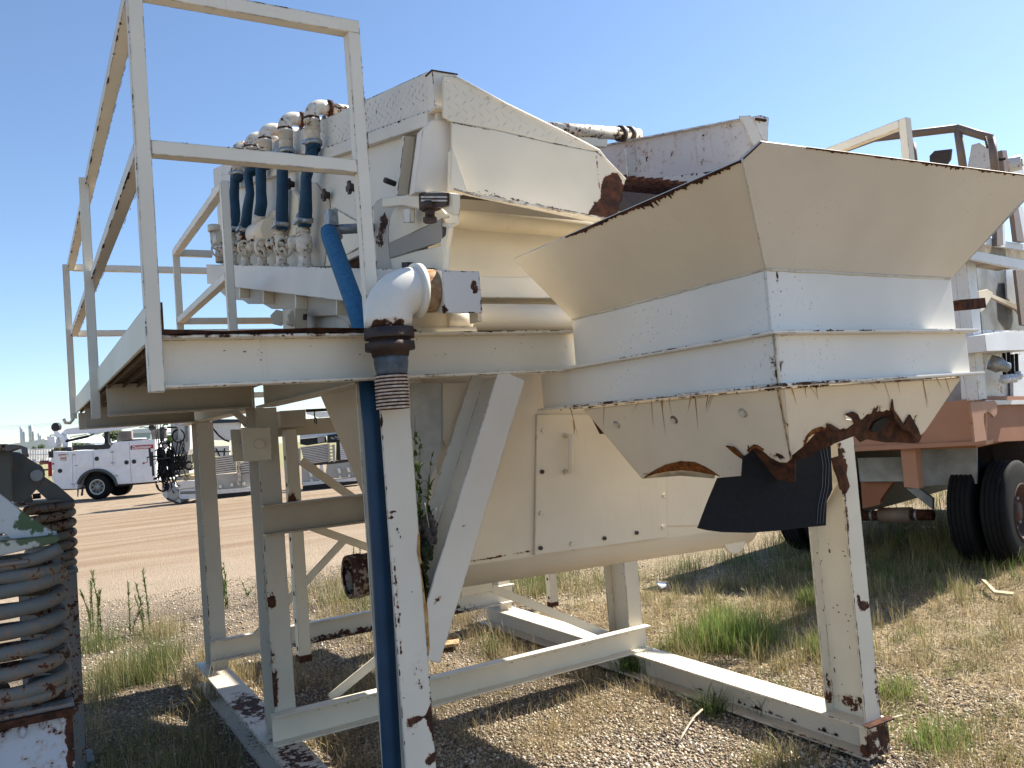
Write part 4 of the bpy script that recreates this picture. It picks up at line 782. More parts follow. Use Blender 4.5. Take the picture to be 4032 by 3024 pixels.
Q(MB().prism([AY(*q, 1.6) for q in Zu([(-460,90),(110,75),(110,640),(-460,650)])], (0, .20, 0)), 'side_beam', paint('beam_dark', (.12,.13,.12), chip=.3, edge=.6, streak=.9))
Q(MB().prism([AY(*q, 1.55) for q in Zu([(-460,80),(60,68),(200,82),(265,105),(275,190),(215,180),(200,105),(100,140),(-460,150)])], (0, .26, 0)), 'top_flange', dark_rust)
Q(MB().prism([AY(*q, 2.56) for q in Zu([(230,560),(300,545),(320,620),(470,615),(470,650),(230,650)])], (0, .1, 0)), 'bracket', dark_green)
Q(MB().cyl(AY(*Zu([(352,545)])[0], 2.6), AY(*Zu([(355,595)])[0], 2.6), .02, 10), 'bolt', dark_iron)
Q(MB().prism([AY(*q, .60) for q in Zu([(-30,900),(25,895),(30,930),(5,990),(-30,1000)])], (0, .05, 0)), 'bracket', rust)

# ------------------------------------------------------------------ trailer mounted plant on the right
TH = math.radians(12); TL = Vector((math.cos(TH), math.sin(TH), 0)); TE = Vector((-math.sin(TH), math.cos(TH), 0)); TC = Vector((6.38, 1.63, 0))
def tp_(l, e, z): return TC + TL*l + TE*e + Vector((0, 0, z))
TR = thing('trailer_plant', 'white trailer mounted plant on an orange frame with dual tyres and a chained guard rail', 'trailer', tuple(TC+TL*1.5+TE*1.2))
def R_(mb, name, m, par=TR, label=None): return mb.build(name, m, par, label)
def tbox(l0, l1, e0, e1, z0, z1, mb=None):
    mb = mb or MB(); return mb.hexa([tp_(l0,e0,z0),tp_(l1,e0,z0),tp_(l1,e1,z0),tp_(l0,e1,z0),tp_(l0,e0,z1),tp_(l1,e0,z1),tp_(l1,e1,z1),tp_(l0,e1,z1)])
orange = paint('faded_orange_paint', (.33, .175, .115), chip=.06, edge=.55, streak=.35, rough=.6)
orange_dark = paint('shaded_aged_orange_paint', (.26, .115, .065), chip=.15, edge=.5, streak=.4, rough=.7)  # darker copy of the orange, with the side rail's shade in its colour
twhite = paint('trailer_white_paint', (.60, .62, .66), chip=.10, edge=.95, streak=.6)
tworn = paint('trailer_worn_paint', (.55, .56, .57), chip=.34, edge=1.1, streak=.8)
tgrey = plain('trailer_grey_panel', (.27, .29, .30), .7, .25, 3, .1)
brown_tube = paint('brown_rusty_tube', (.17, .125, .10), chip=.30, edge=.9, streak=.6)
def PE(pts, l, th): return MB().prism([onp(x, y, tp_(l, 0, 0), TL) for x, y in pts], TL*th)
def PS(pts, e, th): return MB().prism([onp(x, y, tp_(0, e, 0), TE) for x, y in pts], TE*th)
R_(PE([(2950,1585),(3470,1580),(3735,1582),(3880,1560),(3880,1742),(3600,1755),(2950,1790)], 0, .05), 'end_beam', orange)
R_(PE([(2950,1776),(3880,1735),(3880,1752),(2950,1798)], -.03, .2), 'beam_flange', orange)
R_(PS([(3880,1560),(4200,1560),(4200,1728),(3880,1742)], .04, .05), 'side_rail', orange_dark)
R_(PS(Zm([(590,1262),(770,1248),(788,1275),(785,1345),(765,1370),(742,1345),(720,1332),(690,1345),(688,1400),(712,1538),(625,1552),(610,1400)]), -.06, .02), 'hook_bracket', orange)
R_(PE(Zn([(648,532),(770,528),(802,880),(680,868)]), .06, .12), 'hanger_post', orange)
R_(PE(Zn([(775,528),(1270,510),(1275,840),(960,850),(800,862)]), .5, .03), 'mud_panel', tgrey)
R_(PE(Zn([(300,630),(655,622),(672,820),(320,822)]), .45, .1), 'axle_beam', tgrey)
R_(PE(Zn([(325,825),(590,822),(485,970),(485,1010),(340,1045)]), .55, .08), 'spring_hanger', orange_dark)
R_(PE(Zn([(700,880),(800,880),(912,960),(912,1050)]), .5, .05), 'spring_hanger', tgrey)
ax0, ax1 = onp(*Zn([(330,1100)])[0], tp_(.75,0,0), TL), onp(*Zn([(920,1095)])[0], tp_(.75,0,0), TL)
R_(MB().cyl(ax0, ax1, .055, 16), 'axle', rust)
R_(MB().cyl(ax0.lerp(ax1,.28), ax0.lerp(ax1,.72), .085, 16), 'brake_chamber', paint('brake_paint', (.18,.14,.11), chip=.5, edge=.5))
for t in (.16, .78): R_(MB().cyl(ax0.lerp(ax1,t-.015), ax0.lerp(ax1,t+.02), .062, 12), 'axle_clamp', steel)
tyre_m = plain('worn_tyre_rubber', (.0055, .006, .0075), .85, .4, 14, .15, spec=.2, col2=(.010, .010, .011))
hub_m = plain('red_brown_wheel', (.06, .027, .02), .7, .4, 20, .2, col2=(.05, .025, .02))
def wheel(l, e, r=.49, w=.24, face=-1):
    c = tp_(l, e, r); A = TE*face
    prof = [(-w/2, r*.55), (-w/2, r*.78), (-w/2*.92, r*.93)]
    g = [-.36, -.2, -.04, .04, .2, .36]
    prof += [(-w*.40, r)]
    for q in (-.26, -.09, .09, .26): prof += [(w*(q-.02), r), (w*(q-.018), r-.012), (w*(q+.018), r-.012), (w*(q+.02), r)]
    prof += [(w*.40, r), (w/2*.92, r*.93), (w/2, r*.78), (w/2*1.0, r*.55)]
    tw = R_(MB().lathe(c, A, prof, 48, False), 'tyre', tyre_m)
    R_(MB().lathe(c, A, [(w/2-.005, r*.56), (w/2+.006, r*.55), (w/2, r*.52), (w*.1, r*.46), (w*.08, r*.2), (w*.35, r*.18), (w*.36, .0)], 36, False), 'wheel_rim', hub_m, tw)
    for k in range(8):
        a = k*math.pi/4; p = c+A*(w*.09)+(Vector((0,0,1))*math.cos(a)+TL*math.sin(a))*r*.33; R_(MB().nut(p, A, .018, .03), 'wheel_nut', steel, tw)
for e in (.16, .46, 1.98, 2.28): wheel(.80, e)
# body of the plant: corner posts, walkway beams, panels, cable glands
R_(PS(Zm([(562,225),(628,225),(712,1235),(655,1245)]), .0, .10), 'corner_post', tworn)
R_(PE(Zm([(425,265),(555,245),(605,760),(650,1240),(528,1252),(520,1100)]), .015, .02), 'end_panel', twhite)
R_(PE(Zm([(380,1260),(528,1090),(528,1260)]), .4, .02), 'inner_panel', tgrey)
R_(PS(Zm([(560,150),(1100,250),(1100,320),(980,300),(565,215)]), -.12, .03), 'walkway_beam', twhite)
R_(PS(Zm([(650,60),(720,62),(800,85),(1100,130),(1100,175),(980,158),(660,110)]), -.16, .03), 'walkway_toe_board', twhite)
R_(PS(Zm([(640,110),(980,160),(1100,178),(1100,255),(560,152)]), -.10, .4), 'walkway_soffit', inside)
for px in ([(782,-60),(820,-60),(830,120),(785,125)], [(900,-150),(938,-150),(985,100),(930,90)]):
    R_(PS(Zm(px), -.2, .04), 'rail_post', brown_tube)
for px in ([(822,-90),(838,-90),(848,115),(830,120)], [(938,-160),(975,-160),(1010,100),(985,100)]):
    R_(PS(Zm(px), -.19, .02), 'post_flange', twhite)
R_(PS(Zm([(630,240),(1100,300),(1100,760),(680,735)]), .55, .02), 'rear_panel', tgrey)
R_(PS(Zm([(850,300),(925,300),(958,560),(945,620),(860,500)]), .50, .02), 'inner_panel', tworn)
R_(PS(Zm([(920,300),(1100,310),(1100,720),(965,700)]), .3, .03), 'rust_post', brown_tube)
R_(PS(Zm([(650,455),(715,440),(760,470),(690,590),(665,610)]), .42, .03), 'gusset', cream_worn)
R_(PS(Zm([(735,470),(950,560),(948,600),(745,500)]), .44, .03), 'brace', cream_worn)
R_(PS(Zm([(680,735),(1100,742),(1100,1260),(705,1235)]), .10, .03), 'side_panel', tworn)
jb = R_(PS(Zm([(696,770),(825,748),(1100,755),(1100,880),(710,890)]), -.16, .24), 'junction_box', twhite)
R_(PS(Zm([(900,950),(1100,940),(1100,1235),(905,1240)]), .05, .03), 'cable_cover', twhite)
for x0, yt, yb2 in ((835,905,1085), (868,900,1080), (895,915,1080), (925,910,1060)):
    a, b = [onp(*q, tp_(0, -.05, 0), TE) for q in Zm([(x0, yt), (x0+6, yb2)])]
    R_(MB().cyl(a, b, .016, 10), 'cable', rubber); R_(MB().lathe(b+Vector((0,0,.03)), (0,0,-1), [(0,.035),(.03,.035),(.032,.05),(.06,.05),(.062,.035),(.08,.035)], 10), 'cable_gland', twhite)
g = onp(*Zm([(785,985)])[0], tp_(0,-.05,0), TE); R_(MB().lathe(g, (.3,-.8,-.4), [(-.06,.07),(.02,.075),(.05,.05),(.10,.045),(.12,.0)], 16), 'work_lamp', steel)
R_(PS(Zm([(690,1245),(1100,1245),(1100,1275),(780,1280)]), .0, .10), 'frame_ledge', tworn)
R_(PS([(3990,1745),(4100,1735),(4100,1860),(3990,1840)], .7, .05), 'underframe_backdrop', dark_iron)
R_(tbox(.2, 5.5, .2, 2.4, 1.15, 1.24), 'chassis', orange_dark)
R_(tbox(1.5, 5.5, .1, .9, .62, 1.15), 'underframe_backdrop', dark_iron); R_(tbox(1.3, 3.2, -.02, .42, .30, 1.15), 'shade_box', dark_iron); R_(tbox(1.4, 4.5, 1.9, 2.6, .35, 1.15), 'underframe_backdrop', dark_iron)  # dark boxes added as backdrop for the near-black shade beneath the trailer
R_(tbox(1.0, 5.5, .6, 2.4, 1.58, 2.3), 'plant_body', tgrey)
# brown guard rail, lifting plate, chute, chain and ram on top
def tb(pxs, l, r_, m, nm='guard_rail', par=TR): return R_(MB().tube([onp(x, y, tp_(l, 0, 0), TL) for x, y in pxs], r_, 10), nm, m, par)
gr_ = tb([(3180,640),(3440,545),(3770,505)], 0, .037, brown_tube); 
a1 = onp(3770, 505, tp_(0,0,0), TL); b1_ = onp(3905, 545, tp_(0, -.25, 0), TE)
R_(MB().tube([a1, b1_], .037, 10), 'guard_rail', brown_tube, gr_)
for top, bot in (((3592,565),(3600,660)), ((3770,505),(3795,680))): R_(MB().tube([onp(*top, tp_(0,0,0), TL), onp(*bot, tp_(0,0,0), TL)], .034, 10), 'post', brown_tube, gr_)
R_(MB().tube([b1_, onp(3920, 690, tp_(0,-.25,0), TE)], .034, 10), 'post', brown_tube, gr_)
R_(PE(Zp([(1620,640),(1665,400),(1750,378),(1842,440),(1870,670)]), .25, .03), 'lifting_plate', tworn)
R_(PE(Zp([(1222,515),(1275,462),(1452,442),(1440,550),(1400,605),(1225,580)]), .6, .03), 'chute_end', dark_iron)
R_(PS(Zp([(1982,455),(2030,455),(2065,690),(2008,690)]), -.05, .06), 'gate_post', brown_tube)
ch = [onp(*q, tp_(0,-.15,0), TE) for q in Zp([(1890,520),(1915,535),(1950,552),(1980,550),(2005,545)])]
for i in range(14):
    t = i/13*(len(ch)-1); j = min(int(t), len(ch)-2); p = ch[j].lerp(ch[j+1], t-j); a_ = TL if i % 2 else Vector((0,0,1))
    R_(MB().loft([[p+(TL*math.cos(u)*.022+ (a_ if i%2==0 else TE)*math.sin(u)*.014)+ (TE if i%2==0 else Vector((0,0,1)))*(.006 if v else -.006) for v in (0,1)] for u in [k*math.pi/4 for k in range(8)]], False, True, True), 'chain_link', dark_iron)
for i in range(5):
    p = onp(*Zp([(1812+i*4, 340+i*18)])[0], tp_(0,-.25,0), TE); R_(MB().lathe(p, TE, [(-.006,.013),(-.006,.022),(.006,.022),(.006,.013)], 8, False), 'chain_link', dark_iron)
r0, r1 = onp(*Zp([(1930,640)])[0], tp_(0,.1,0), TE), onp(*Zp([(2190,580)])[0], tp_(0,-.12,0), TE)
R_(MB().cyl(r0, r1, .075, 18).cyl(r1, r1+(r1-r0).normalized()*.012, .04, 14), 'ram_cylinder', tworn)
R_(PS(Zp([(1915,600),(1990,590),(2005,690),(1920,690)]), .05, .1), 'ram_clevis', tworn)
R_(PS(Zp([(2070,620),(2200,640),(2215,700),(2080,700)]), .0, .1), 'pump_body', tworn)
# ------------------------------------------------------------------ service truck
DT = 33.5; TP = CAM+FWD*DT; FH = Vector((math.sin(YAW), math.cos(YAW), 0))
def at(x, y, off=0.0): return onp(x, y, AZ(380, 1969, 0)+FH*off, FH)
def PB(pts, off, th): return MB().prism([at(x, y, off) for x, y in Zk(pts)], FH*th)
TK = thing('service_truck', 'white service truck with a crane boom and open wheel arch parked across the dirt road', 'truck', tuple(AZ(380, 1969, 0)))
def V(mb, name, m, par=TK, label=None): return mb.build(name, m, par, label)
tk_white = plain('white_truck_paint', (.72, .73, .76), .35, .06, 3, 0)
tk_shadow = plain('dark_gap', (.03, .03, .03), .8, .2)
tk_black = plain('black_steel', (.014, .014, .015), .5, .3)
body = V(PB([(663,560),(905,565),(1362,528),(1420,445),(1935,408),(1945,935),(1450,972),(1440,930),(1400,860),(1330,800),(1230,775),(1130,790),(1040,840),(985,910),(962,1000),(962,1025),(760,1030),(700,1015),(640,880),(672,790)], 0, 2.3), 'body', tk_white)
def doorp(pts, nm='door', off=-.025): return V(PB(pts, off, .02), nm, tk_white)
doorp([(672,590),(895,578),(905,1015),(712,1012)]); doorp([(940,590),(1152,572),(1160,757),(945,778)]); doorp([(1168,570),(1392,550),(1400,738),(1172,757)])
doorp([(1436,455),(1600,443),(1632,940),(1452,962)]); doorp([(1612,442),(1925,415),(1938,925),(1642,940)])
doorp([(905,590),(930,588),(950,790),(950,900),(915,1010)], 'side_panel', -.012)
for x, y in ((748,803),(1205,652),(1575,698),(1668,688)):
    p = at(*Zk([(x, y)])[0], -.028); V(MB().cyl(p, p-FH*.02, .085, 20), 'latch', tk_black)
for x, y in ((915,605),(945,740),(1390,572),(1395,705),(905,970),(1450,865)):
    V(PB([(x-18,y-8),(x+18,y-10),(x+18,y+4),(x-18,y+6)], -.035, .03), 'hinge', steel)
arc_o = [(1205+260*math.cos(a), 1015-240*math.sin(a)) for a in [math.radians(d) for d in range(8, 176, 8)]]
arc_i = [(1208+228*math.cos(a), 1015-208*math.sin(a)) for a in [math.radians(d) for d in range(8, 176, 8)]]
V(PB(arc_o+arc_i[::-1], -.06, .10), 'wheel_arch', plain('dark_fender', (.05,.06,.065), .6, .2))
V(PB([(960,990),(1450,960),(1400,840),(1230,790),(1050,850)], .45, .02), 'wheel_well', tk_black)
wc_ = at(*Zk([(1212, 1003)])[0], .05); wr_ = .50
ty = V(MB().lathe(wc_-FH*.02, FH, [(0,.30),(.0,.42),(.03,.49),(.06,.505),(.26,.505),(.28,.49),(.30,.4)], 36, False), 'tyre', tyre_m)
V(MB().lathe(wc_-FH*.02, FH, [(-.01,.315),(-.015,.30),(.0,.275),(.08,.255),(.10,.15),(.03,.13),(.0,.10),(-.02,.085),(-.02,0)], 32, False), 'wheel_rim', plain('grey_wheel', (.33,.33,.31), .5, .3, 12), ty)
V(MB().lathe(wc_-FH*.025, FH, [(0,.31),(-.012,.30),(-.012,.285),(0,.275)], 32, False), 'rim_edge', plain('pale_rim', (.62,.60,.52), .5, .1), ty)
for k in range(8):
    a = k*math.pi/4; p = wc_-FH*.01+(R0*math.cos(a)+Vector((0,0,1))*math.sin(a))*.20; V(MB().cyl(p, p+FH*.03, .035, 10), 'hand_hole', tk_black, ty)
w2 = V(MB().lathe(wc_+FH*1.7, FH, [(0,.2),(.0,.42),(.03,.49),(.06,.505),(.36,.505),(.4,.2)], 24), 'tyre', tyre_m)
V(PB([(1020,1000),(1040,1000),(1030,1112),(1003,1112)], .1, .02), 'mud_flap', tk_black)
V(PB([(960,1030),(978,1025),(970,1125),(962,1128)], .1, .03), 'drop_chain', dark_iron)
V(PB([(1430,975),(1935,935),(1935,955),(1430,1000)], .4, 1.5), 'sill', tk_black)
V(PB([(760,1030),(1000,1020),(1000,1035),(800,1045)], .1, 1.5), 'sill', tk_black)
# red name board with raised white lettering
red = plain('red_board', (.42, .015, .025), .5, .1)
nb_ = V(PB([(1622,490),(1905,473),(1908,522),(1624,540)], -.035, .01), 'name_board', red)
V(PB([(1622,496),(1632,496),(1634,538),(1624,540)], -.037, .01), 'name_board_edge', tk_black, nb_)
tc = bpy.data.curves.new('lettering', 'FONT'); tc.body = 'Dominator'; tc.align_x = 'CENTER'; tc.align_y = 'CENTER'; tc.shear = .25; tc.extrude = .004; tc.offset = .018
p0, p1 = at(*Zk([(1640, 516)])[0], -.05), at(*Zk([(1880, 499)])[0], -.05)
tc.size = 1.0
to = bpy.data.objects.new('lettering_src', tc); COL.objects.link(to); bpy.context.view_layer.update()
me = bpy.data.meshes.new_from_object(to.evaluated_get(bpy.context.evaluated_depsgraph_get())); bpy.data.objects.remove(to)
ltr = bpy.data.objects.new('lettering', me); COL.objects.link(ltr); me.materials.append(plain('white_lettering', (.8,.8,.8), .5, .02))
ex_ = (p1-p0).normalized(); wd = (p1-p0).length; bw = max(v.co.x for v in me.vertices)-min(v.co.x for v in me.vertices); s_ = wd/bw; ezz = (-FH).cross(ex_).normalized()
Mx = Matrix((ex_*s_, ezz*s_*1.0, -FH*s_)).transposed().to_4x4(); Mx.translation = (p0+p1)/2; me.transform(Mx); attach(ltr, nb_)
pale = plain('pale_sticker', (.62,.60,.55), .6, .25, 8); pinkr = plain('faded_red_print', (.45,.16,.14), .6, .3, 30)
st_ = V(PB([(725,596),(855,586),(855,630),(828,632),(828,680),(748,682),(745,634),(726,634)], -.03, .004), 'sticker', pale)
V(PB([(725,600),(815,590),(815,604),(725,614)], -.033, .004), 'sticker_print', pinkr, st_); V(PB([(750,640),(825,633),(825,650),(750,657)], -.033, .004), 'sticker_print', pinkr, st_)
V(MB().cyl(at(*Zk([(1920,900)])[0], -.02), at(*Zk([(1920,900)])[0], -.05), .035, 12), 'marker_lamp', red)
# crane
V(PB([(665,515),(830,510),(855,540),(855,575),(680,580)], .5, .6), 'crane_base', plain('yellow_black_base', (.30,.20,.03), .6, .9, 4, 0, col2=(.02,.02,.02), thr=(.45,.5)))
V(PB([(585,375),(680,380),(690,495),(590,492)], .5, .5), 'crane_guard', tk_white)
V(PB([(665,310),(720,305),(790,370),(830,470),(830,505),(790,500),(745,400),(715,380),(710,500),(680,505),(690,380)], .7, .4), 'crane_column', tk_white)
bm_ = V(PB([(745,330),(830,280),(1046,250),(1300,235),(1550,235),(1920,205),(1925,228),(1740,248),(1400,300),(1220,335),(1185,350),(1130,352),(1085,330),(770,356)], .8, .25), 'crane_boom', tk_white)
V(MB().cyl(at(*Zk([(820,435)])[0], .75), at(*Zk([(1100,372)])[0], .75), .055, 14).cyl(at(*Zk([(1090,374)])[0], .75), at(*Zk([(1170,345)])[0], .75), .03, 10), 'boom_ram', tk_black)
V(MB().tube([at(x, y, .72) for x, y in Zk([(830,420),(880,385),(940,370),(1000,365),(1080,345)])], .014, 6), 'hydraulic_line', rubber)
V(MB().tube([at(x, y, .72) for x, y in Zk([(690,410),(650,405),(620,385),(630,358),(670,355),(700,370)])], .018, 6), 'hydraulic_line', rubber)
sp = at(*Zk([(702,258)])[0], .8); V(MB().lathe(sp-FH*.1, FH, [(0,.05),(0,.165),(.03,.18),(.17,.18),(.2,.165),(.2,.05)], 24), 'winch_drum', tk_black)
hk = at(*Zk([(1898,262)])[0], .7); V(MB().lathe(hk-FH*.1, FH, [(0,.02),(0,.12),(.03,.14),(.17,.14),(.2,.12),(.2,.02)], 12), 'hook_block', tk_black)
V(MB().tube([at(x, y, .7) for x, y in Zk([(1735,262),(1780,255),(1820,262),(1850,262)])], .02, 6), 'hook_chain', tk_black)
V(PB([(905,490),(1250,478),(1350,455),(1390,505),(1350,525),(905,548)], .3, 1.5), 'deck_tray', tk_black)
V(PB([(1295,300),(1345,300),(1345,470),(1300,470)], .9, .12), 'boom_rest', tk_black)
V(PB([(1520,430),(1640,410),(1770,405),(1770,420),(1520,440)], .6, .6), 'roof_tray', tk_black)
V(MB().cyl(at(*Zk([(620,690)])[0], .3), at(*Zk([(625,870)])[0], .3), .07, 14), 'red_cylinder', red)
V(MB().cyl(at(*Zk([(505,700)])[0], .6), at(*Zk([(600,695)])[0], .6), .075, 14), 'hose_reel', plain('rusty_reel', (.3,.12,.08), .7, .4))
V(PB([(640,640),(665,640),(672,780),(648,790)], .0, .3), 'tail_bracket', tk_white); V(MB().cyl(at(*Zk([(660,715)])[0], -.02), at(*Zk([(660,715)])[0], .02), .04, 12), 'marker_lamp', red)
V(PB([(600,560),(665,560),(665,630),(610,640)], .2, .3), 'vice', tk_black)

# ------------------------------------------------------------------ slipform paver: hosed leg and slatted screed
PV0 = AZ(700, 1985, 0)
PV = thing('slipform_paver', 'dirty white concrete paver with black hydraulic hoses and slatted side panels', 'paving machine', tuple(PV0))
def pz(x, y, off=0.0): return onp(x, y, PV0+FH*off, FH)
def PVP(pts, off, th, zz): return MB().prism([pz(x, y, off) for x, y in zz(pts)], FH*th)
pv_white = paint('paver_white', (.62,.61,.58), chip=.35, edge=.4, streak=.8, dust=1)
pv_grey = paint('concrete_caked_grey', (.36,.35,.32), chip=.10, edge=.2, streak=.7, dust=1)
def G(mb, name, m, par=PV): return mb.build(name, m, par)
G(PVP([(515,120),(850,90),(870,520),(860,590),(800,690),(560,700),(530,640)], .3, .6, Zw), 'leg_housing', pv_white)
G(PVP([(590,240),(640,240),(650,420),(600,430)], .28, .02, Zw), 'recess', tgrey)
G(PVP([(770,150),(830,150),(835,460),(775,455)], .27, .02, Zw), 'control_panel', tgrey)
G(PVP([(835,60),(862,60),(870,520),(850,520)], .2, .05, Zw), 'ladder_rail', pv_white)
G(PVP([(315,190),(370,190),(365,450),(320,450)], .1, .15, Zw), 'mast', tk_black)
G(PVP([(110,575),(140,575),(165,905),(140,910)], -.1, .05, Zw), 'sensor_arm', tk_black); G(PVP([(158,640),(182,640),(212,1080),(180,1080)], -.1, .05, Zw), 'sensor_arm', tk_black)
G(PVP([(80,730),(280,705),(285,735),(90,755)], -.08, .05, Zw), 'sensor_bar', tk_black); G(PVP([(180,770),(520,735),(520,755),(185,790)], -.08, .05, Zw), 'sensor_bar', tk_black)
G(PVP([(285,560),(330,550),(350,700),(400,1150),(350,1180),(300,1000),(285,850)], .1, .3, Zw), 'hydraulic_block', tk_black)
G(PVP([(430,620),(490,600),(540,1000),(540,1100),(490,1110),(450,800)], .15, .3, Zw), 'hydraulic_block', tk_black)
G(PVP([(580,720),(790,700),(790,950),(600,990)], .2, .5, Zw), 'motor_cover', plain('oily_steel', (.05,.045,.04), .5, .6, 8))
G(PVP([(570,1000),(840,955),(860,1030),(590,1070)], .1, .6, Zw), 'step_plate', pv_grey)
G(PVP([(330,470),(450,420),(470,520),(380,610)], .05, .1, Zw), 'shroud', pv_white); G(PVP([(450,340),(530,335),(535,430),(480,510),(450,430)], .0, .1, Zw), 'hi_vis_cloth', plain('green_cloth', (.12,.17,.03), .8, .3))
G(PVP([(590,1090),(740,1070),(745,1150),(590,1165)], .1, .5, Zw), 'track_guard', pv_grey)
G(PVP([(740,1065),(960,1080),(960,1170),(745,1160)], .2, .5, Zw), 'timber_block', plain('pale_timber', (.50,.40,.24), .8, .3))
G(PVP([(630,1195),(800,1160),(990,1165),(990,1290),(800,1300),(660,1335)], .0, .9, Zw), 'track_cover', pv_white)
G(PVP([(665,1340),(800,1310),(990,1300),(990,1490),(700,1500),(670,1460)], .05, .8, Zw), 'track_frame', paint('blue_white_track', (.55,.57,.60), chip=.25, edge=.4, streak=.5))
for yy in (1365, 1390): G(PVP([(690,yy),(990,yy-8),(990,yy+6),(690,yy+14)], .03, .02, Zw), 'track_slot', tk_black)
G(PVP([(355,1230),(470,1200),(520,1290),(640,1290),(665,1480),(700,1520),(680,1600),(470,1530),(370,1430)], .1, .7, Zw), 'foot_frame', pv_white)
c_ = pz(*Zw([(560,1420)])[0], .05); G(MB().lathe(c_, FH, [(0,.05),(-.02,.12),(.0,.19),(.1,.2)], 20), 'sprocket', pv_grey)
G(PVP([(435,1480),(700,1590),(990,1500),(990,1590),(680,1610),(440,1500)], .0, .9, Zw), 'track_pad', dark_iron)
for a in range(60):       # tangle of hoses
    x0 = random.uniform(250, 860) if a % 2 else random.uniform(270, 560); y0_ = random.uniform(400, 950); x1 = x0+random.uniform(-130, 160); y1_ = y0_+random.uniform(150, 500)
    sag = random.uniform(20, 140); pts = []
    for k in range(9):
        t = k/8; pts.append(pz(*Zw([(x0+(x1-x0)*t+math.sin(t*math.pi)*random.uniform(-1, 1)*30, y0_+(y1_-y0_)*t+math.sin(t*math.pi)*sag)])[0], random.uniform(-.05, .12)))
    G(MB().tube(pts, random.choice((.016, .02, .024)), 6), 'hydraulic_hose', rubber)
for cx_, cy_, ra, rb_, a0, a1_ in ((655,350,115,120,-1.2,4.6), (660,355,105,112,-1.0,4.7), (430,190,55,50,1.2,5.4), (370,1200,120,160,.2,3.2), (370,1230,95,120,.1,3.1), (850,880,60,70,0,6), (860,900,80,70,.4,5), (410,530,40,50,1.5,5.8)):
    G(MB().tube([pz(*Zw([(cx_+ra*math.cos(a0+(a1_-a0)*k/20), cy_+rb_*math.sin(a0+(a1_-a0)*k/20))])[0], -.02) for k in range(21)], .022, 6), 'hose_loop', rubber)
G(MB().tube([pz(*q, -.02) for q in Zw([(770,300),(750,480),(690,640),(620,780)])], .014, 6), 'hydraulic_hose', rubber)
G(MB().tube([pz(*q, 0) for q in Zw([(455,200),(560,195),(640,200)])], .03, 6), 'hydraulic_hose', rubber)
for x0 in (240, 270, 330): G(MB().tube([pz(*q, -.03) for q in Zw([(x0,120),(x0+12,330),(x0+30,520)])], .014, 6), 'rod', tk_black)
G(MB().tube([pz(*q, -.1) for q in Zw([(85,745),(98,790),(85,830),(50,845),(20,850)])], .01, 6), 'cable', dark_iron); G(MB().cyl(pz(*Zw([(10,850)])[0], -.1), pz(*Zw([(40,845)])[0], -.1), .03, 8), 'red_plug', red)
# slatted screed, lying a little further off
SV0 = AZ(1150, 1935, 0); SD = (AZ(1420, 1905, 0)-AZ(870, 1955, 0)).normalized(); SN = Vector((SD.y, -SD.x, 0)); SN = -SN if SN.dot(FH) < 0 else SN
def sz(x, y, off=0.0): return onp(x, y, SV0+SN*off, SN)
def SVP(pts, off, th, zz): return MB().prism([sz(x, y, off) for x, y in zz(pts)], SN*th)
slat_m = paint('slat_paint', (.46,.44,.41), chip=.20, edge=.4, streak=.6, dust=1); slat_w = plain('white_slat', (.66,.67,.72), .5, .12, 9)
def slats(quad, n, m, zz, name):
    q = [Vector((x, y, 0)) for x, y in quad]; fr = SVP(quad, .06, .05, zz).build(name, tk_shadow, PV)
    for i in range(n):
        a, b = i/n, (i+.70)/n
        c4 = [q[0].lerp(q[3], a), q[1].lerp(q[2], a), q[1].lerp(q[2], b), q[0].lerp(q[3], b)]
        G(SVP([(p.x, p.y) for p in c4], random.uniform(-.012, .012), .055, zz), 'slat', m, fr)
slats([(640,650),(850,622),(860,800),(655,825)], 8, slat_m, Zl, 'slat_panel')
slats([(895,705),(1000,690),(1000,810),(905,820)], 5, slat_m, Zl, 'slat_panel')
slats([(80,800),(345,670),(350,960),(90,1000)], 10, slat_m, Zx, 'slat_panel')
slats([(345,665),(785,610),(800,905),(420,960)], 11, slat_m, Zx, 'slat_panel')
slats([(985,580),(1190,560),(1275,700),(1268,868),(1008,880)][:2]+[(1275,862),(1008,880)], 10, slat_w, Zx, 'slat_panel')
G(SVP([(782,610),(818,602),(838,912),(800,915)], -.03, .12, Zx), 'panel_post', pv_grey); G(SVP([(862,630),(905,622),(915,908),(878,910)], -.03, .12, Zx), 'panel_post', pv_grey)
for i in range(5): G(SVP([(822,640+i*55),(868,634+i*55),(868,658+i*55),(822,664+i*55)], .0, .05, Zx), 'ladder_rung', pv_white)
G(SVP([(930,590),(985,580),(1005,880),(925,880)], .05, .1, Zx), 'black_mesh', tk_black)
G(SVP([(400,935),(1340,850),(1345,900),(395,980)], .1, .3, Zx), 'ledge', dark_iron)
for pts, m in (([(360,985),(600,965),(660,1040),(660,1250),(370,1285)], pv_grey), ([(775,950),(1015,925),(1020,1170),(755,1180),(760,1090)], pv_grey), ([(1015,925),(1290,880),(1300,1140),(1020,1170)], pv_grey)):
    G(SVP(pts, .08, .4, Zx), 'screed_mould', m)
for x, y in ((945,1015),(1095,1000),(1230,945),(480,1080)):
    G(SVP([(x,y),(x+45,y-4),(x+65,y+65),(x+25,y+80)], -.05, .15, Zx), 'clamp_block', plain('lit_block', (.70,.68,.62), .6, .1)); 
    G(SVP([(x+32,y+110),(x+55,y+108),(x+75,y+150),(x+25,y+155)], -.05, .1, Zx), 'clamp_foot', pv_white)
G(SVP([(660,960),(710,955),(720,1060),(690,1080),(660,1040)], .0, .2, Zx), 'vibrator_head', pv_white)
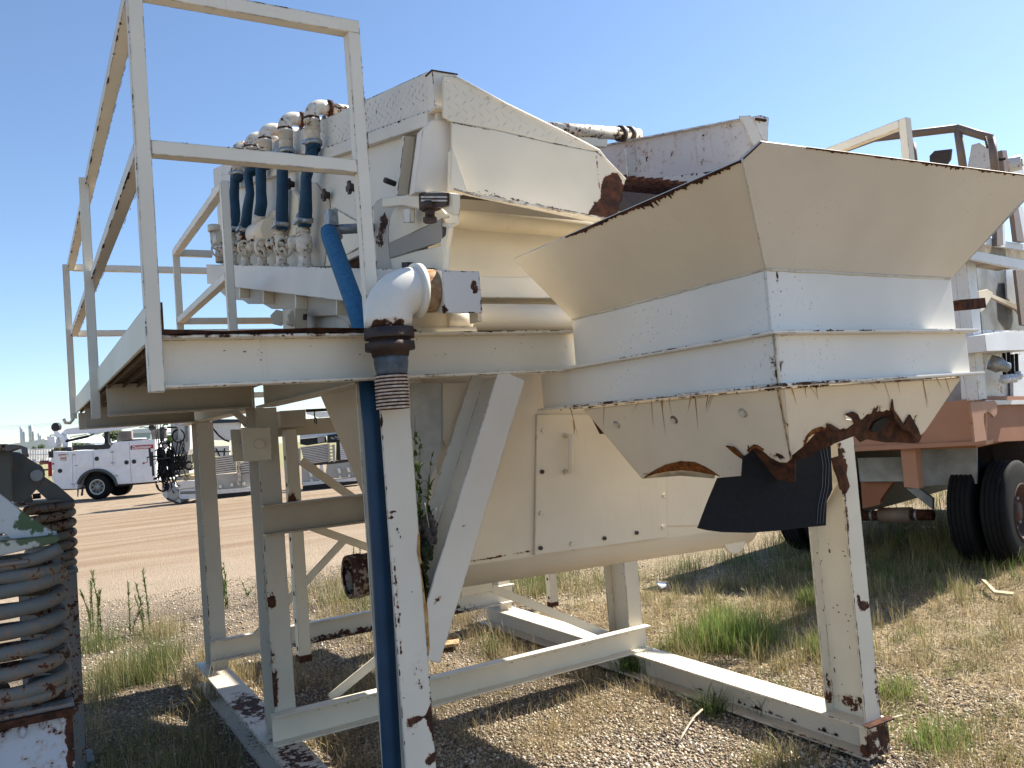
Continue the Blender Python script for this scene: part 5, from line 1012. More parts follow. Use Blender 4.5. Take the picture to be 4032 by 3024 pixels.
G(SVP([(380,1240),(1000,1190),(1300,1150),(1300,1215),(1000,1235),(380,1300)], -.03, .5, Zx), 'screed_lip', pv_white)
G(SVP([(1285,860),(1340,820),(1345,1200),(1300,1215)], -.08, .4, Zx), 'end_plate', pv_white)
G(SVP([(380,1290),(1370,1215),(1370,1250),(380,1390)], .15, .6, Zx), 'underside_shade', tk_black)  # black sheet carrying the shade beneath the screed moulds
G(SVP([(640,830),(1000,805),(1005,985),(655,1020)], .08, .4, Zl), 'screed_mould', pv_grey)
G(SVP([(655,1026),(1010,996),(1012,1050),(660,1095)], .12, .5, Zl), 'shadow_strip', tk_black)  # black strip standing in for the ground shadow below the screed
G(SVP([(862,700),(905,698),(905,930),(872,935)], -.05, .1, Zl), 'panel_post', paint('post_rusty', (.58,.55,.5), chip=.8, edge=1))
G(SVP([(655,985),(1005,960),(1010,1000),(660,1030)], -.03, .5, Zl), 'screed_lip', pv_white)
for x, y in ((680,935),(800,920),(920,910)): G(SVP([(x,y),(x+28,y-2),(x+28,y+30),(x,y+30)], -.06, .1, Zl), 'clamp_block', pv_white)
G(SVP([(610,300),(900,290),(895,360),(800,480),(625,475)], .9, .5, Zl), 'engine_cover', pv_white)
G(SVP([(610,540),(790,535),(790,640),(625,640)], 1.2, .3, Zl), 'rear_frame', pv_white)
G(SVP([(610,262),(900,262),(960,300),(950,350),(900,292),(610,305)], .8, .5, Zl), 'roof_tarp', plain('navy_tarp', (.02,.035,.06), .7, .2))
G(MB().tube([sz(*q, .7) for q in Zl([(612,345),(680,430),(740,475),(790,490)])], .03, 6), 'hydraulic_hose', rubber)
for q in ([(625,595),(800,590)], [(650,560),(690,640)], [(740,560),(735,640)]): G(MB().tube([sz(*p, .8) for p in Zl(q)], .03, 6), 'frame_bar', tk_black)
G(SVP([(335,470),(1080,415),(1080,455),(920,470),(335,530)], 1.4, .4, Zx), 'deck_beam', plain('sky_white_beam', (.58,.62,.66), .5, .1))
G(SVP([(335,535),(760,490),(780,590),(450,640),(340,620)], 1.6, .4, Zx), 'deck_underside', tk_black)
G(SVP([(620,500),(740,490),(745,580),(630,600)], 1.5, .2, Zx), 'support_box', pv_grey)
G(SVP([(780,470),(1130,420),(1170,560),(930,590),(780,600)], 1.3, .4, Zx), 'dark_machinery', tk_black)
for _ in range(14):
    x, y = random.uniform(820, 1100), random.uniform(490, 560); G(MB().bar(sz(*Zx([(x, y)])[0], 1.25), sz(*Zx([(x+random.uniform(20, 60), y+random.uniform(-10, 30))])[0], 1.25), .03, .03), 'track_link', steel if _ % 3 == 0 else pv_grey)
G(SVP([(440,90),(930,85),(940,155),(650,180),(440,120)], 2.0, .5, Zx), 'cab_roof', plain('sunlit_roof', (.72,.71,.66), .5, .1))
G(SVP([(60,495),(120,495),(125,660),(60,600)], 1.3, .3, Zx), 'deck_beam', pv_white)

# ------------------------------------------------------------------ far side: sheds, warehouse, trees, plant towers, stock fence, power line
def far(x, y, d): return onp(x, y, CAM+FH*d, FH)
def PF(pts, d, th, zz=Zk): return MB().prism([far(x, y, d) for x, y in zz(pts)], FH*th)
def building(name, label, cat, base_px, d, group=None):
    b = far(*base_px, d); b.z = 0; return thing(name, label, cat, tuple(b), group)
white_wall = plain('white_cladding', (.66,.67,.68), .6, .06); brown_roof = plain('brown_ribbed_roof', (.26,.22,.22), .6, .15, 2)
blue_wall = plain('blue_grey_cladding', (.33,.40,.44), .6, .08)
wh = building('warehouse', 'long low white warehouse roof beyond the fence', 'building', (120, 1800), 160)
PF([(-300,480),(100,472),(350,440),(540,405),(700,445),(1260,455),(1260,640),(-300,640)], 160, 40).build('roof', white_wall, wh)
PF([(1050,470),(1120,462),(1215,485),(1215,520),(1050,520)], 155, 8).build('annex_wall', blue_wall, wh); PF([(1045,470),(1085,455),(1130,462),(1130,472),(1045,478)], 154, 8).build('annex_roof', plain('slate', (.2,.22,.25), .7), wh)
def shed(px0, label):
    b = building('shed', label, 'shed', (480, 1790), 75, 'ribbed roof sheds'); return b
sh1 = shed(0, 'brown ribbed roof shed behind the truck bed')
z_ = lambda *a: [tuple(a[i:i+2]) for i in range(0, len(a), 2)]
PF(z_(1450,400, 1478,310, 1635,305, 1640,410, 1500,440), 75, .3).build('roof', brown_roof, sh1)
for i in range(12):
    t0 = i/12; a, b = far(*Zk([(1482+t0*150, 309)])[0], 74.9), far(*Zk([(1500+t0*138, 420-t0*8)])[0], 74.9); MB().bar(a, b, .05, .05, (0,1,0)).build('roof_rib', brown_roof, sh1)
PF(z_(1452,400, 1500,440, 1640,412, 1640,620, 1452,620), 75.5, 6).build('wall', plain('shed_wall', (.30,.30,.30), .7), sh1)
sh2 = shed(0, 'brown ribbed roof shed beside the paver mast')
PF(z_(1875,290, 2060,260, 2080,400, 1885,405), 75, .3).build('roof', brown_roof, sh2); PF(z_(1885,405, 2080,400, 2080,620, 1885,620), 75.5, 6).build('wall', plain('shed_wall_dark', (.28,.28,.28), .7), sh2)
bb = building('blue_building', 'blue grey flat building between the two brown roofed sheds', 'building', (560, 1790), 85)
PF(z_(1640,335, 1875,322, 1878,620, 1640,620), 85, 8).build('wall', blue_wall, bb); PF(z_(1640,290, 1880,268, 1880,326, 1640,338), 84.8, 8).build('roof', white_wall, bb)
tower_m = plain('pale_tower_steel', (.60,.63,.66), .4, .08, 2, metal=.2)
def tower(cols, label):
    t = building('distillation_tower', label, 'tower', (100, 1800), 430, 'distant refinery towers')
    for (x, yt, yb_, w) in cols:
        a, b = far(*Zk([(x, yb_)])[0], 430), far(*Zk([(x, yt)])[0], 430); r = w/3.16/FPX*430/2
        a.z = 0; MB().lathe(a, (0,0,1), [(0,r),((b-a).z-r,r),((b-a).z,r*.4)], 14).build('column', tower_m, t)
        for k in range(4):
            zz_ = b.z*(.45+.15*k); MB().lathe((a.x, a.y, zz_), (0,0,1), [(0,r*1.35),(.15,r*1.35)], 14).build('platform_ring', plain('ring_grey', (.4,.42,.44), .6) if False else tower_m, t)
    return t
tower([(268,240,460,26), (288,270,450,34), (312,300,450,20)], 'tallest grouping of pale distillation columns at far left')
tower([(378,232,460,28), (400,225,450,30), (425,300,450,22)], 'slim pale twin distillation columns right of the tallest group')
tower([(490,325,430,34), (512,350,430,16)], 'shortest pale distillation column above the warehouse roof')
fence = building('stock_fence', 'white slatted stock pen fence behind the truck tail', 'fence', (150, 1815), 48)
for i in range(15):
    x = 340+i*20; PF(z_(x,530, x+8,529, x+8,690, x,690), 48, .05).build('fence_slat', white_wall, fence)
PF(z_(250,540, 660,515, 660,530, 250,553), 47.95, .06).build('top_rail', white_wall, fence); PF(z_(250,600, 660,590, 660,600, 250,612), 47.95, .06).build('mid_rail', white_wall, fence); PF(z_(250,688, 660,680, 660,700, 250,705), 47.95, .06).build('bottom_rail', white_wall, fence)
for i in range(4): PF(z_(428+i*105-i*2,540, 456+i*105,538, 456+i*105,680, 428+i*105,682), 48.3, .05).build('dark_gate', tk_black, fence)
leafm = []
for nm, c in (('leaf_dark', (.045,.075,.022)), ('leaf_mid', (.075,.12,.035)), ('leaf_light', (.12,.16,.06))):
    leafm.append(plain(nm, c, .6, .3, 6))
bark = plain('bark', (.09,.07,.05), .9, .3, 12)
def tree(px, py_top, py_bot, w_px, d, label, kind='bush'):
    base = far(px, py_bot, d); base.z = 0; top = far(px, py_top, d); Hh = top.z; r = w_px/FPX*d/2
    t = thing(kind, label, 'tree' if kind == 'tree' else 'bush', tuple(base))
    MB().cyl(base, base+Vector((0,0,Hh*.6)), r*.08+.03, 8, r*.03+.01).build('trunk', bark, t)
    for q in range(3): 
        a = q*2.1; MB().cyl(base+Vector((0,0,Hh*.35)), base+Vector((r*.5*math.cos(a), r*.5*math.sin(a), Hh*.75)), r*.04+.015, 6, .01).build('limb', bark, t)
    cl = [(base+Vector((random.gauss(0,.45)*r, random.gauss(0,.4)*r, Hh*random.uniform(.45,.95))), r*random.uniform(.25,.45)) for _ in range(16)]
    for mi in range(3):
        vs = []; fs = []
        for c, cr in cl[mi::3]+cl[(mi+1) % 3::5]:
            for _ in range(150):
                dv = Vector((random.gauss(0,1), random.gauss(0,1), random.gauss(0,.9))).normalized()*cr*random.uniform(.6,1.05)
                p = c+dv; 
                u = Vector((random.gauss(0,1), random.gauss(0,1), random.gauss(0,1))).normalized(); v = u.orthogonal().normalized(); s = r*.075+.02
                b = len(vs); vs += [p-u*s, p+v*s*.6, p+u*s, p-v*s*.6]; fs.append((b,b+1,b+2,b+3))
        MB().add(vs, fs).build('crown', leafm[mi], t)
tree(127, 1742, 1765, 58, 60, 'low green bush in front of the white warehouse', 'bush')
tree(305, 1740, 1762, 75, 90, 'broad green bush seen under the crane boom', 'bush')
tree(372, 1744, 1762, 40, 95, 'small green bush right of the broad one under the boom', 'bush')
tree(445, 1690, 1760, 90, 100, 'tallest green tree between the crane boom and the ribbed shed', 'tree')
pw = thing('power_line', 'thin power wires crossing the sky above the truck', 'power line', tuple(far(100, 1800, 110)*1.0))
for ya, yb_ in ((1672, 1655), (1683, 1664), (1676, 1660)):
    MB().tube([far(-300, ya+14, 110), far(60, ya+4, 110), far(330, yb_+2, 110), far(700, yb_-26, 110)], .012, 4).build('wire', rubber, pw)
for px in (-330, 760):
    b = far(px, 1800, 110); b.z = 0; MB().cyl(b, b+Vector((0,0,8)), .13, 10, .09).build('pole', bark, pw)
# ------------------------------------------------------------------ ground sheet, gravel, grass, weeds
def ground_mat():
    t = NT('yard_ground'); c = t.n('ShaderNodeNewGeometry').outputs['Position']
    sep = t.n('ShaderNodeSeparateXYZ'); t.put(sep.inputs[0], c); x, y = sep.outputs[0], sep.outputs[1]
    big = t.noise(c, .35, 5, .6); mid = t.noise(c, 1.6, 6, .62); fin = t.noise(c, 26, 8, .7)
    st1 = t.n('ShaderNodeTexVoronoi', i_Scale=62.0, i_Randomness=1.0); t.put(st1.inputs['Vector'], c)
    cr = t.n('ShaderNodeValToRGB'); e = cr.color_ramp.elements
    e[0].position = 0; e[0].color = (.16, .12, .085, 1); e[1].position = 1; e[1].color = (.66, .59, .49, 1)
    for p_, cc in ((.25, (.30,.23,.17,1)), (.5, (.42,.34,.26,1)), (.75, (.50,.41,.32,1))): el = e.new(p_); el.color = cc
    rs = t.n('ShaderNodeSeparateColor'); t.put(rs.inputs[0], st1.outputs['Color']); t.put(cr.inputs[0], rs.outputs[0])
    gravel = t.mix(t.step(st1.outputs['Distance'], .35, .75), cr.outputs[0], (.09, .07, .055))
    soil = t.mix(fin, (.15, .11, .075), (.34, .27, .19))
    near = t.mix(t.step(mid, .42, .62), t.mix(.72, gravel, (.075, .06, .045)), soil)
    straw = t.mix(t.step(t.noise(c, 45, 6, .75), .40, .60), (.085, .062, .040), (.46, .37, .24))
    ny = t.math('ADD', y, t.math('MULTIPLY', t.math('SUBTRACT', big, .5), 3.0))
    # right hand side and under the trailer: dry grass litter
    rx = t.math('ADD', x, t.math('MULTIPLY', t.math('SUBTRACT', mid, .5), 2.2))
    litter = t.math('MULTIPLY', t.step(rx, 2.4, 3.0), t.math('SUBTRACT', 1.0, t.step(ny, 7.0, 9.0)))
    near = t.mix(t.math('MULTIPLY', litter, .85), near, straw)
    # dirt road band with wheel tracks along it, then pale gravel again
    trk = t.noise(t.scaled(c, (.10, 1.3, 1)), 1.0, 6, .65)
    road = t.mix(t.step(trk, .36, .66), (.235, .162, .105), (.325, .258, .185))
    road = t.mix(t.math('MULTIPLY', t.step(fin, .35, .7), .45), road, (.24, .175, .12))
    road = t.mix(t.math('MULTIPLY', t.step(t.noise(t.scaled(c, (.25, 2.2, 1)), 1.0, 4, .7), .58, .72), .35), road, (.15, .10, .065))
    pg = t.mix(t.step(fin, .3, .7), (.24, .185, .13), (.38, .305, .225))
    g2 = t.mix(t.step(ny, 6.6, 9.0), near, pg)
    g2 = t.mix(t.step(ny, 9.5, 13.0), g2, road)
    g2 = t.mix(t.math('MULTIPLY', t.step(ny, 23.0, 26.0), t.step(mid, .40, .6)), g2, pg)
    g2 = t.mix(t.step(ny, 52.0, 64.0), g2, (.25, .23, .12))
    # fields to the right beyond the trailer
    g2 = t.mix(t.math('MULTIPLY', t.step(rx, 13.0, 16.0), t.math('SUBTRACT', 1.0, t.step(ny, 30.0, 40.0))), g2, t.mix(fin, (.22, .20, .09), (.42, .36, .20)))
    t.col(g2); t.rough(.95); t.b.inputs['Specular IOR Level'].default_value = .1
    h = t.math('ADD', t.math('MULTIPLY', st1.outputs['Distance'], -.7), t.math('ADD', t.math('MULTIPLY', fin, .9), t.math('MULTIPLY', mid, 1.2)))
    t.bump(h, .9, .02); return t.m
def axis_lines(lo, hi, fine_lo, fine_hi, step):
    a = list(np.arange(fine_lo, fine_hi+1e-6, step)); s = step
    v = fine_hi
    while v < hi: s *= 1.35; v = min(hi, v+s); a.append(v)
    v = fine_lo; s = step
    while v > lo: s *= 1.35; v = max(lo, v-s); a.insert(0, v)
    return np.array(a)
gx = axis_lines(-3000, 3000, -3, 9, .12); gy = axis_lines(-3000, 3000, -3, 10, .12)
X_, Y_ = np.meshgrid(gx, gy)
def gheight(x, y):
    near = np.exp(-np.maximum(0, np.hypot(x-2, y-2)-7)**2/40)
    h = .012*np.sin(1.7*x+.6*y+.4)+.010*np.sin(-1.1*x+2.3*y+1.3)+.006*np.sin(4.1*x+3.3*y)+.005*np.sin(5.7*y-3.9*x+2)
    h = h*near-.012
    # pushed-up litter beside the right runner, deep rut on the outer side of the left runner
    h = h - .05*np.exp(-((x+.22)/.13)**2)*(y < 3.4)*(y > -1)*near
    return h
Z_ = gheight(X_, Y_)
me = bpy.data.meshes.new('ground'); n0, n1 = len(gx), len(gy)
vs = np.stack([X_.ravel(), Y_.ravel(), Z_.ravel()], 1)
ii = np.arange(n1-1)[:, None]*n0+np.arange(n0-1)[None, :]
fs = np.stack([ii, ii+1, ii+1+n0, ii+n0], -1).reshape(-1, 4)
me.from_pydata(vs.tolist(), [], fs.tolist()); me.polygons.foreach_set('use_smooth', [True]*len(me.polygons)); me.materials.append(ground_mat())
go = bpy.data.objects.new('ground', me); COL.objects.link(go); go['kind'] = 'structure'; go['label'] = 'gravel yard with a dirt road and dry grass'

def bulk(name, verts, faces, cols, mat_, label, kind='stuff', smooth=False):
    me = bpy.data.meshes.new(name); nv = len(verts); nf = len(faces); k = faces.shape[1]
    me.vertices.add(nv); me.vertices.foreach_set('co', verts.astype(np.float32).ravel())
    me.loops.add(nf*k); me.loops.foreach_set('vertex_index', faces.astype(np.int32).ravel())
    me.polygons.add(nf); me.polygons.foreach_set('loop_start', np.arange(0, nf*k, k, dtype=np.int32)); me.polygons.foreach_set('loop_total', np.full(nf, k, dtype=np.int32))
    if smooth: me.polygons.foreach_set('use_smooth', np.ones(nf, dtype=bool))
    me.update(calc_edges=True)
    ca = me.color_attributes.new('tone', 'FLOAT_COLOR', 'POINT'); ca.data.foreach_set('color', np.concatenate([cols, np.ones((nv, 1))], 1).astype(np.float32).ravel())
    me.materials.append(mat_); o = bpy.data.objects.new(name, me); COL.objects.link(o)
    if kind: o['kind'] = kind
    if label: o['label'] = label
    return o
def tone_mat(name, rough=.9, transl=0.0):
    t = NT(name); a = t.n('ShaderNodeAttribute', attribute_name='tone'); t.put(t.b.inputs['Base Color'], a.outputs['Color']); t.rough(rough); t.b.inputs['Specular IOR Level'].default_value = .15
    if transl:
        tr = t.n('ShaderNodeBsdfTranslucent'); t.put(tr.inputs[0], a.outputs['Color']); mx = t.n('ShaderNodeMixShader'); mx.inputs[0].default_value = transl
        t.put(mx.inputs[1], t.b.outputs[0]); t.put(mx.inputs[2], tr.outputs[0]); t.t.links.new(mx.outputs[0], t.out.inputs[0])
    return t.m
stone_mat = tone_mat('loose_stone', .9); grass_mat = tone_mat('grass_blade', .7, .35)
# loose stones
oct_v = np.array([(1,0,0),(-1,0,0),(0,1,0),(0,-1,0),(0,0,1),(0,0,-1)], float); oct_f = np.array([(0,2,4),(2,1,4),(1,3,4),(3,0,4),(2,0,5),(1,2,5),(3,1,5),(0,3,5)])
pal = np.array([(.68,.61,.47),(.58,.49,.36),(.46,.37,.27),(.36,.28,.20),(.62,.50,.37),(.48,.36,.28),(.20,.16,.14),(.76,.71,.60),(.54,.43,.29)])
def stones(x, y, smin, smax):
    n = len(x); s = smin+(smax-smin)*RNG.random(n)**2.2
    v = oct_v[None]*(np.stack([s*RNG.uniform(.7,1.2,n), s*RNG.uniform(.7,1.2,n), s*RNG.uniform(.45,.8,n)], 1)[:, None, :])
    v = v*RNG.uniform(.75, 1.2, (n, 6, 1)); a = RNG.uniform(0, 2*np.pi, n); b = RNG.normal(0, .5, n)
    ca, sa, cb, sb_ = np.cos(a), np.sin(a), np.cos(b), np.sin(b)
    y1_, z1_ = v[..., 1]*cb[:, None]-v[..., 2]*sb_[:, None], v[..., 1]*sb_[:, None]+v[..., 2]*cb[:, None]
    vx = v[..., 0]*ca[:, None]-y1_*sa[:, None]+x[:, None]; vy = v[..., 0]*sa[:, None]+y1_*ca[:, None]+y[:, None]
    vz = z1_+(gheight(x, y)+s*.38)[:, None]
    vv = np.stack([vx, vy, vz], -1).reshape(-1, 3); ff = (oct_f[None]+6*np.arange(n)[:, None, None]).reshape(-1, 3)
    cc = np.repeat(pal[RNG.integers(0, len(pal), n)]*RNG.uniform(.5, .95, (n, 1)), 6, 0); return vv, ff, cc
def region(n, x0, x1, y0, y1): return RNG.uniform(x0, x1, n), RNG.uniform(y0, y1, n)
sets = [stones(*region(60000, .05, 3.6, -.9, 1.75), .0045, .0145), stones(*region(26000, .0, 3.2, 1.75, 4.0), .004, .011), stones(*region(22000, -.9, 5, 4, 8.5), .005, .014), stones(*region(9000, -1.0, .0, -.5, 4), .005, .012), stones(*region(3200, -1, 4, -.8, 7), .010, .020)]
off = 0; V_, F_, C_ = [], [], []
for v, f, c in sets: V_.append(v); F_.append(f+off); C_.append(c); off += len(v)
bulk('loose_gravel', np.concatenate(V_), np.concatenate(F_), np.concatenate(C_), stone_mat, 'loose tan and grey gravel stones covering the yard')
# grass blades: 2 bent segments each
def blades(x, y, hmin, hmax, lean, w, tones, z=None):
    n = len(x); h = hmin+(hmax-hmin)*RNG.random(n)**1.5; a = RNG.uniform(0, 2*np.pi, n); l = lean*RNG.random(n)*h
    dx, dy = np.cos(a), np.sin(a); pa = a+np.pi/2+RNG.normal(0, .6, n); px, py = np.cos(pa), np.sin(pa); ww = w*RNG.uniform(.6, 1.3, n)
    g = gheight(x, y) if z is None else z
    rows = []
    for t, wf in ((0, 1), (.45, .8), (.8, .5)):
        cx = x+dx*l*t**1.8; cy = y+dy*l*t**1.8; cz = g+h*t*(1-.25*t*l/np.maximum(h, 1e-3))
        for sg in (-1, 1): rows.append(np.stack([cx+px*ww*wf*sg, cy+py*ww*wf*sg, cz], -1))
    rows.append(np.stack([x+dx*l, y+dy*l, g+h*(1-.25*l/np.maximum(h, 1e-3))], -1))
    v = np.stack(rows, 1).reshape(-1, 3); base = 7*np.arange(n)[:, None, None]
    f = (np.array([(0,1,3),(0,3,2),(2,3,5),(2,5,4),(4,5,6)])[None]+base).reshape(-1, 3)
    tn = np.array(tones); c = tn[RNG.integers(0, len(tn), n)]*RNG.uniform(.7, 1.25, (n, 1))
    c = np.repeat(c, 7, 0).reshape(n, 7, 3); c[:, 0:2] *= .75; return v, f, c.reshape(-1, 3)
DRY = [(.46,.36,.195),(.38,.29,.15),(.30,.225,.115),(.54,.45,.27),(.26,.20,.09)]
GRN = [(.085,.145,.035),(.115,.18,.045),(.06,.10,.025),(.16,.21,.07)]
YGR = [(.20,.21,.075),(.27,.25,.10),(.15,.17,.05),(.32,.28,.13)]
def clump_xy(n, nc, x0, x1, y0, y1, sp):
    cx, cy = region(nc, x0, x1, y0, y1); k = RNG.integers(0, nc, n); return cx[k]+RNG.normal(0, sp, n), cy[k]+RNG.normal(0, sp, n)
def keep(xy, fn): x, y = xy; m = fn(x, y); return x[m], y[m]
notrunner = lambda x, y: ~(((np.abs(x-2.376) < .11) & (y < 4) & (y > -.1)) | ((np.abs(x-.027) < .11) & (y < 3.9)))
def join(ls):
    off = 0; V_, F_, C_ = [], [], []
    for v, f, c in ls: V_.append(v); F_.append(f+off); C_.append(c); off += len(v)
    return np.concatenate(V_), np.concatenate(F_), np.concatenate(C_)
kp_ = lambda xy: keep(xy, notrunner)
dry = [blades(*kp_(clump_xy(15000, 420, 2.55, 7.2, -1.2, 3.6, .05)), .03, .15, 1.4, .0016, DRY), blades(*kp_(clump_xy(4000, 90, 2.7, 7.5, .6, 3.4, .045)), .10, .28, .7, .0015, DRY+YGR),
       blades(*kp_(region(42000, 2.5, 7.0, -1.2, 3.8)), .008, .07, 4.5, .0027, DRY+[(.55,.46,.30),(.62,.54,.38),(.50,.36,.22),(.17,.13,.085)]), blades(*kp_(region(7000, -.9, 2.3, 1.5, 5.0)), .006, .03, 3.6, .0013, DRY),
       blades(*kp_(clump_xy(6500, 120, .2, 2.2, 1.9, 4.2, .07)), .05, .22, .9, .0014, DRY), blades(*kp_(clump_xy(3500, 60, .3, 2.2, .9, 1.75, .07)), .03, .15, 1.2, .0013, DRY),
       blades(*kp_(clump_xy(900, 40, .2, 2.2, -.4, 1.0, .05)), .015, .07, 1.8, .0012, DRY),
       blades(*kp_(clump_xy(3600, 80, -.85, -.12, .6, 3.4, .06)), .03, .20, 1.1, .0013, DRY+DRY+YGR), blades(*kp_(clump_xy(2000, 30, -.75, .35, 3.7, 4.9, .07)), .06, .26, .8, .0015, DRY+DRY+YGR),
       blades(*kp_(clump_xy(6000, 120, 1.2, 4.2, 4.2, 7.0, .12)), .06, .28, .8, .0018, DRY+YGR), blades(*kp_(clump_xy(14000, 300, 7.0, 16, 2.5, 14, .25)), .1, .35, .7, .004, DRY+YGR),
       blades(*kp_(clump_xy(500, 12, 2.45, 3.1, -.75, -.2, .05)), .04, .14, .9, .0013, DRY+YGR)]
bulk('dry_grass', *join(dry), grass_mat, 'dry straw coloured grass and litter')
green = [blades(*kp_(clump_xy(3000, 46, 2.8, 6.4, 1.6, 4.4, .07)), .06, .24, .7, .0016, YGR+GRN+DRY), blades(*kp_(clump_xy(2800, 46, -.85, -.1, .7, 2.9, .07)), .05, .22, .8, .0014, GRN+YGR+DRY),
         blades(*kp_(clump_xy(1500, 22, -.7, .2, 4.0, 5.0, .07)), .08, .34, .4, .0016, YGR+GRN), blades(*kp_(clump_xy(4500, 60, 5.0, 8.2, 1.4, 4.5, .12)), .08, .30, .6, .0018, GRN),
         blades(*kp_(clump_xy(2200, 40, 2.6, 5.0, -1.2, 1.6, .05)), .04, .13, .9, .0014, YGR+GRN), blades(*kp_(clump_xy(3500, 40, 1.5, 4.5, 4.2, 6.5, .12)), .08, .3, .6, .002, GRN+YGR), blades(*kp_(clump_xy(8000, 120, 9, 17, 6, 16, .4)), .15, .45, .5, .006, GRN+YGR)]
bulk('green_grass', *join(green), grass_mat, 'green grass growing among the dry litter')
BRT = [(.17,.26,.06),(.22,.30,.08),(.13,.20,.045),(.30,.33,.12)]
def tuft(px, py, n, h, sp, tones, label, lean=.8, w=.0019, heads=0):
    p = AZ(px, py, 0); x = p.x+RNG.normal(0, sp, n); y = p.y+RNG.normal(0, sp, n)
    v, f, c = blades(x, y, h*.35, h, lean, w, tones)
    o = bulk('grass_tuft', v, f, c, grass_mat, None, None); tag(o, label, 'grass tuft', 'grass tufts around the plant')
    if heads:
        tips = v.reshape(-1, 7, 3)[:, 6]; k = np.argsort(-tips[:, 2])[:heads]; ls = []
        for t in tips[k]:
            m = 46; s = np.linspace(0, .07, m); bx = t[0]+s*.35+RNG.normal(0,.001,m); by = t[1]-s*.2+RNG.normal(0,.001,m); ls.append(blades(bx, by, .012, .03, 1.2, .0006, [(.52,.50,.33),(.60,.55,.38)], z=t[2]-s*.2))
        hv, hf, hc = join(ls); ho = bulk('seed_head', hv, hf, hc, grass_mat, None, 'stuff'); attach(ho, o)
    return o
tuft(2515, 2640, 800, .27, .06, BRT+GRN, 'bright green tuft growing against the corner of the lower cross beam', .9, .0022)
tuft(2900, 2540, 1500, .36, .15, BRT, 'largest yellow green foxtail tuft in the sun behind the right runner', .5, .0019, 5)
tuft(2720, 2560, 620, .26, .10, BRT+YGR, 'pale yellow green tuft left of the largest foxtail tuft', .6, .0017)
tuft(3040, 2790, 380, .24, .05, GRN, 'arching green tuft leaning over the gravel by the right runner', 1.4, .0021)
tuft(2810, 2800, 150, .20, .05, GRN, 'dark green tuft in the shade of the right runner', 1.5, .002)
tuft(3180, 2390, 420, .22, .05, YGR+GRN, 'slender green tuft just left of the right front column', .4, .0018)
tuft(3220, 2590, 420, .22, .06, BRT+YGR, 'short tuft at the back of the right front column', .6, .0017)
tuft(3520, 2730, 420, .17, .08, BRT+YGR, 'low green tuft right of the column foot', .9, .0019)
tuft(3690, 2910, 480, .20, .09, BRT+YGR, 'green tuft near the bottom right corner', .8, .002)
tuft(3060, 3010, 420, .16, .10, DRY+YGR, 'dry yellow tuft at the bottom edge left of the column foot', .9, .0018)
tuft(3640, 2200, 260, .34, .10, DRY+YGR, 'tall pale foxtail tuft in front of the dual tyres', .6, .0017, 6)
tuft(4010, 2220, 260, .34, .10, DRY+YGR, 'tall straw tuft beside the wheel at the right edge', .5, .0017, 4)
tuft(3430, 2330, 200, .26, .07, DRY+YGR, 'straw tuft right beside the rusty band of the column', .6, .0016, 3)
tuft(820, 2760, 160, .42, .05, DRY, 'long dry stems leaning beside the left runner', .9, .0015)
tuft(1940, 2560, 200, .22, .06, YGR+GRN, 'green tuft between the runners under the flume', .9, .0016)
tuft(640, 2500, 360, .30, .12, YGR+DRY, 'pale grass clump left of the rear left column', .5, .0017)
tuft(380, 2560, 360, .34, .12, YGR+GRN, 'yellow green clump behind the spring pedestal', .5, .0017)
# tall weeds
stem_m = plain('weed_stem', (.16,.20,.06), .7, .3); wl = tone_mat('weed_leaf', .6, .3)
def weed(px, py, pt, label, n=1, tones=GRN, stemc=None):
    b = AZ(px, py, 0); hh = onp(px, pt, b, FH).z
    t = thing('weed_plant', label, 'weed', tuple(b), 'tall weeds at the road edge')
    for k in range(n):
        bx = b+Vector((random.gauss(0,.03), random.gauss(0,.03), 0)); h = hh*(1 if k == 0 else random.uniform(.45,.9)); dx, dy = random.uniform(-.08,.08), random.uniform(-.08,.08)
        pts = [bx+Vector((dx*q*q, dy*q*q, h*q)) for q in (0,.25,.5,.75,1)]
        MB().tube(pts, [.004,.0035,.003,.0025,.0012], 5).build('stem', stem_m, t)
        m = int(120*h/.5); q = RNG.random(m)**1.1; x = bx.x+dx*q*q; y = bx.y+dy*q*q; z = bx.z+h*q
        v, f, c = blades(x, y, .018, .07, 1.5, .005, tones, z=z)
        o = bulk('foliage', v, f, c, wl, None, None); attach(o, t)
weed(375, 2490, 2260, 'leftmost tall reddish green weed by the road', 3, YGR+GRN)
weed(400, 2520, 2250, 'branching green weed right behind the leftmost one', 3, YGR+GRN)
weed(500, 2500, 2300, 'slim green weed midway along the row', 2, YGR+GRN)
weed(565, 2490, 2245, 'rightmost tall dark green weed of the row', 3, GRN)
weed(895, 2400, 2170, 'tall weed in the gravel right of the rear left column', 3, GRN)
weed(975, 2350, 2300, 'small weed low on the gravel between the columns', 2, GRN)
weed(1415, 2240, 2130, 'small weed behind the long blue hose', 3, GRN+YGR)
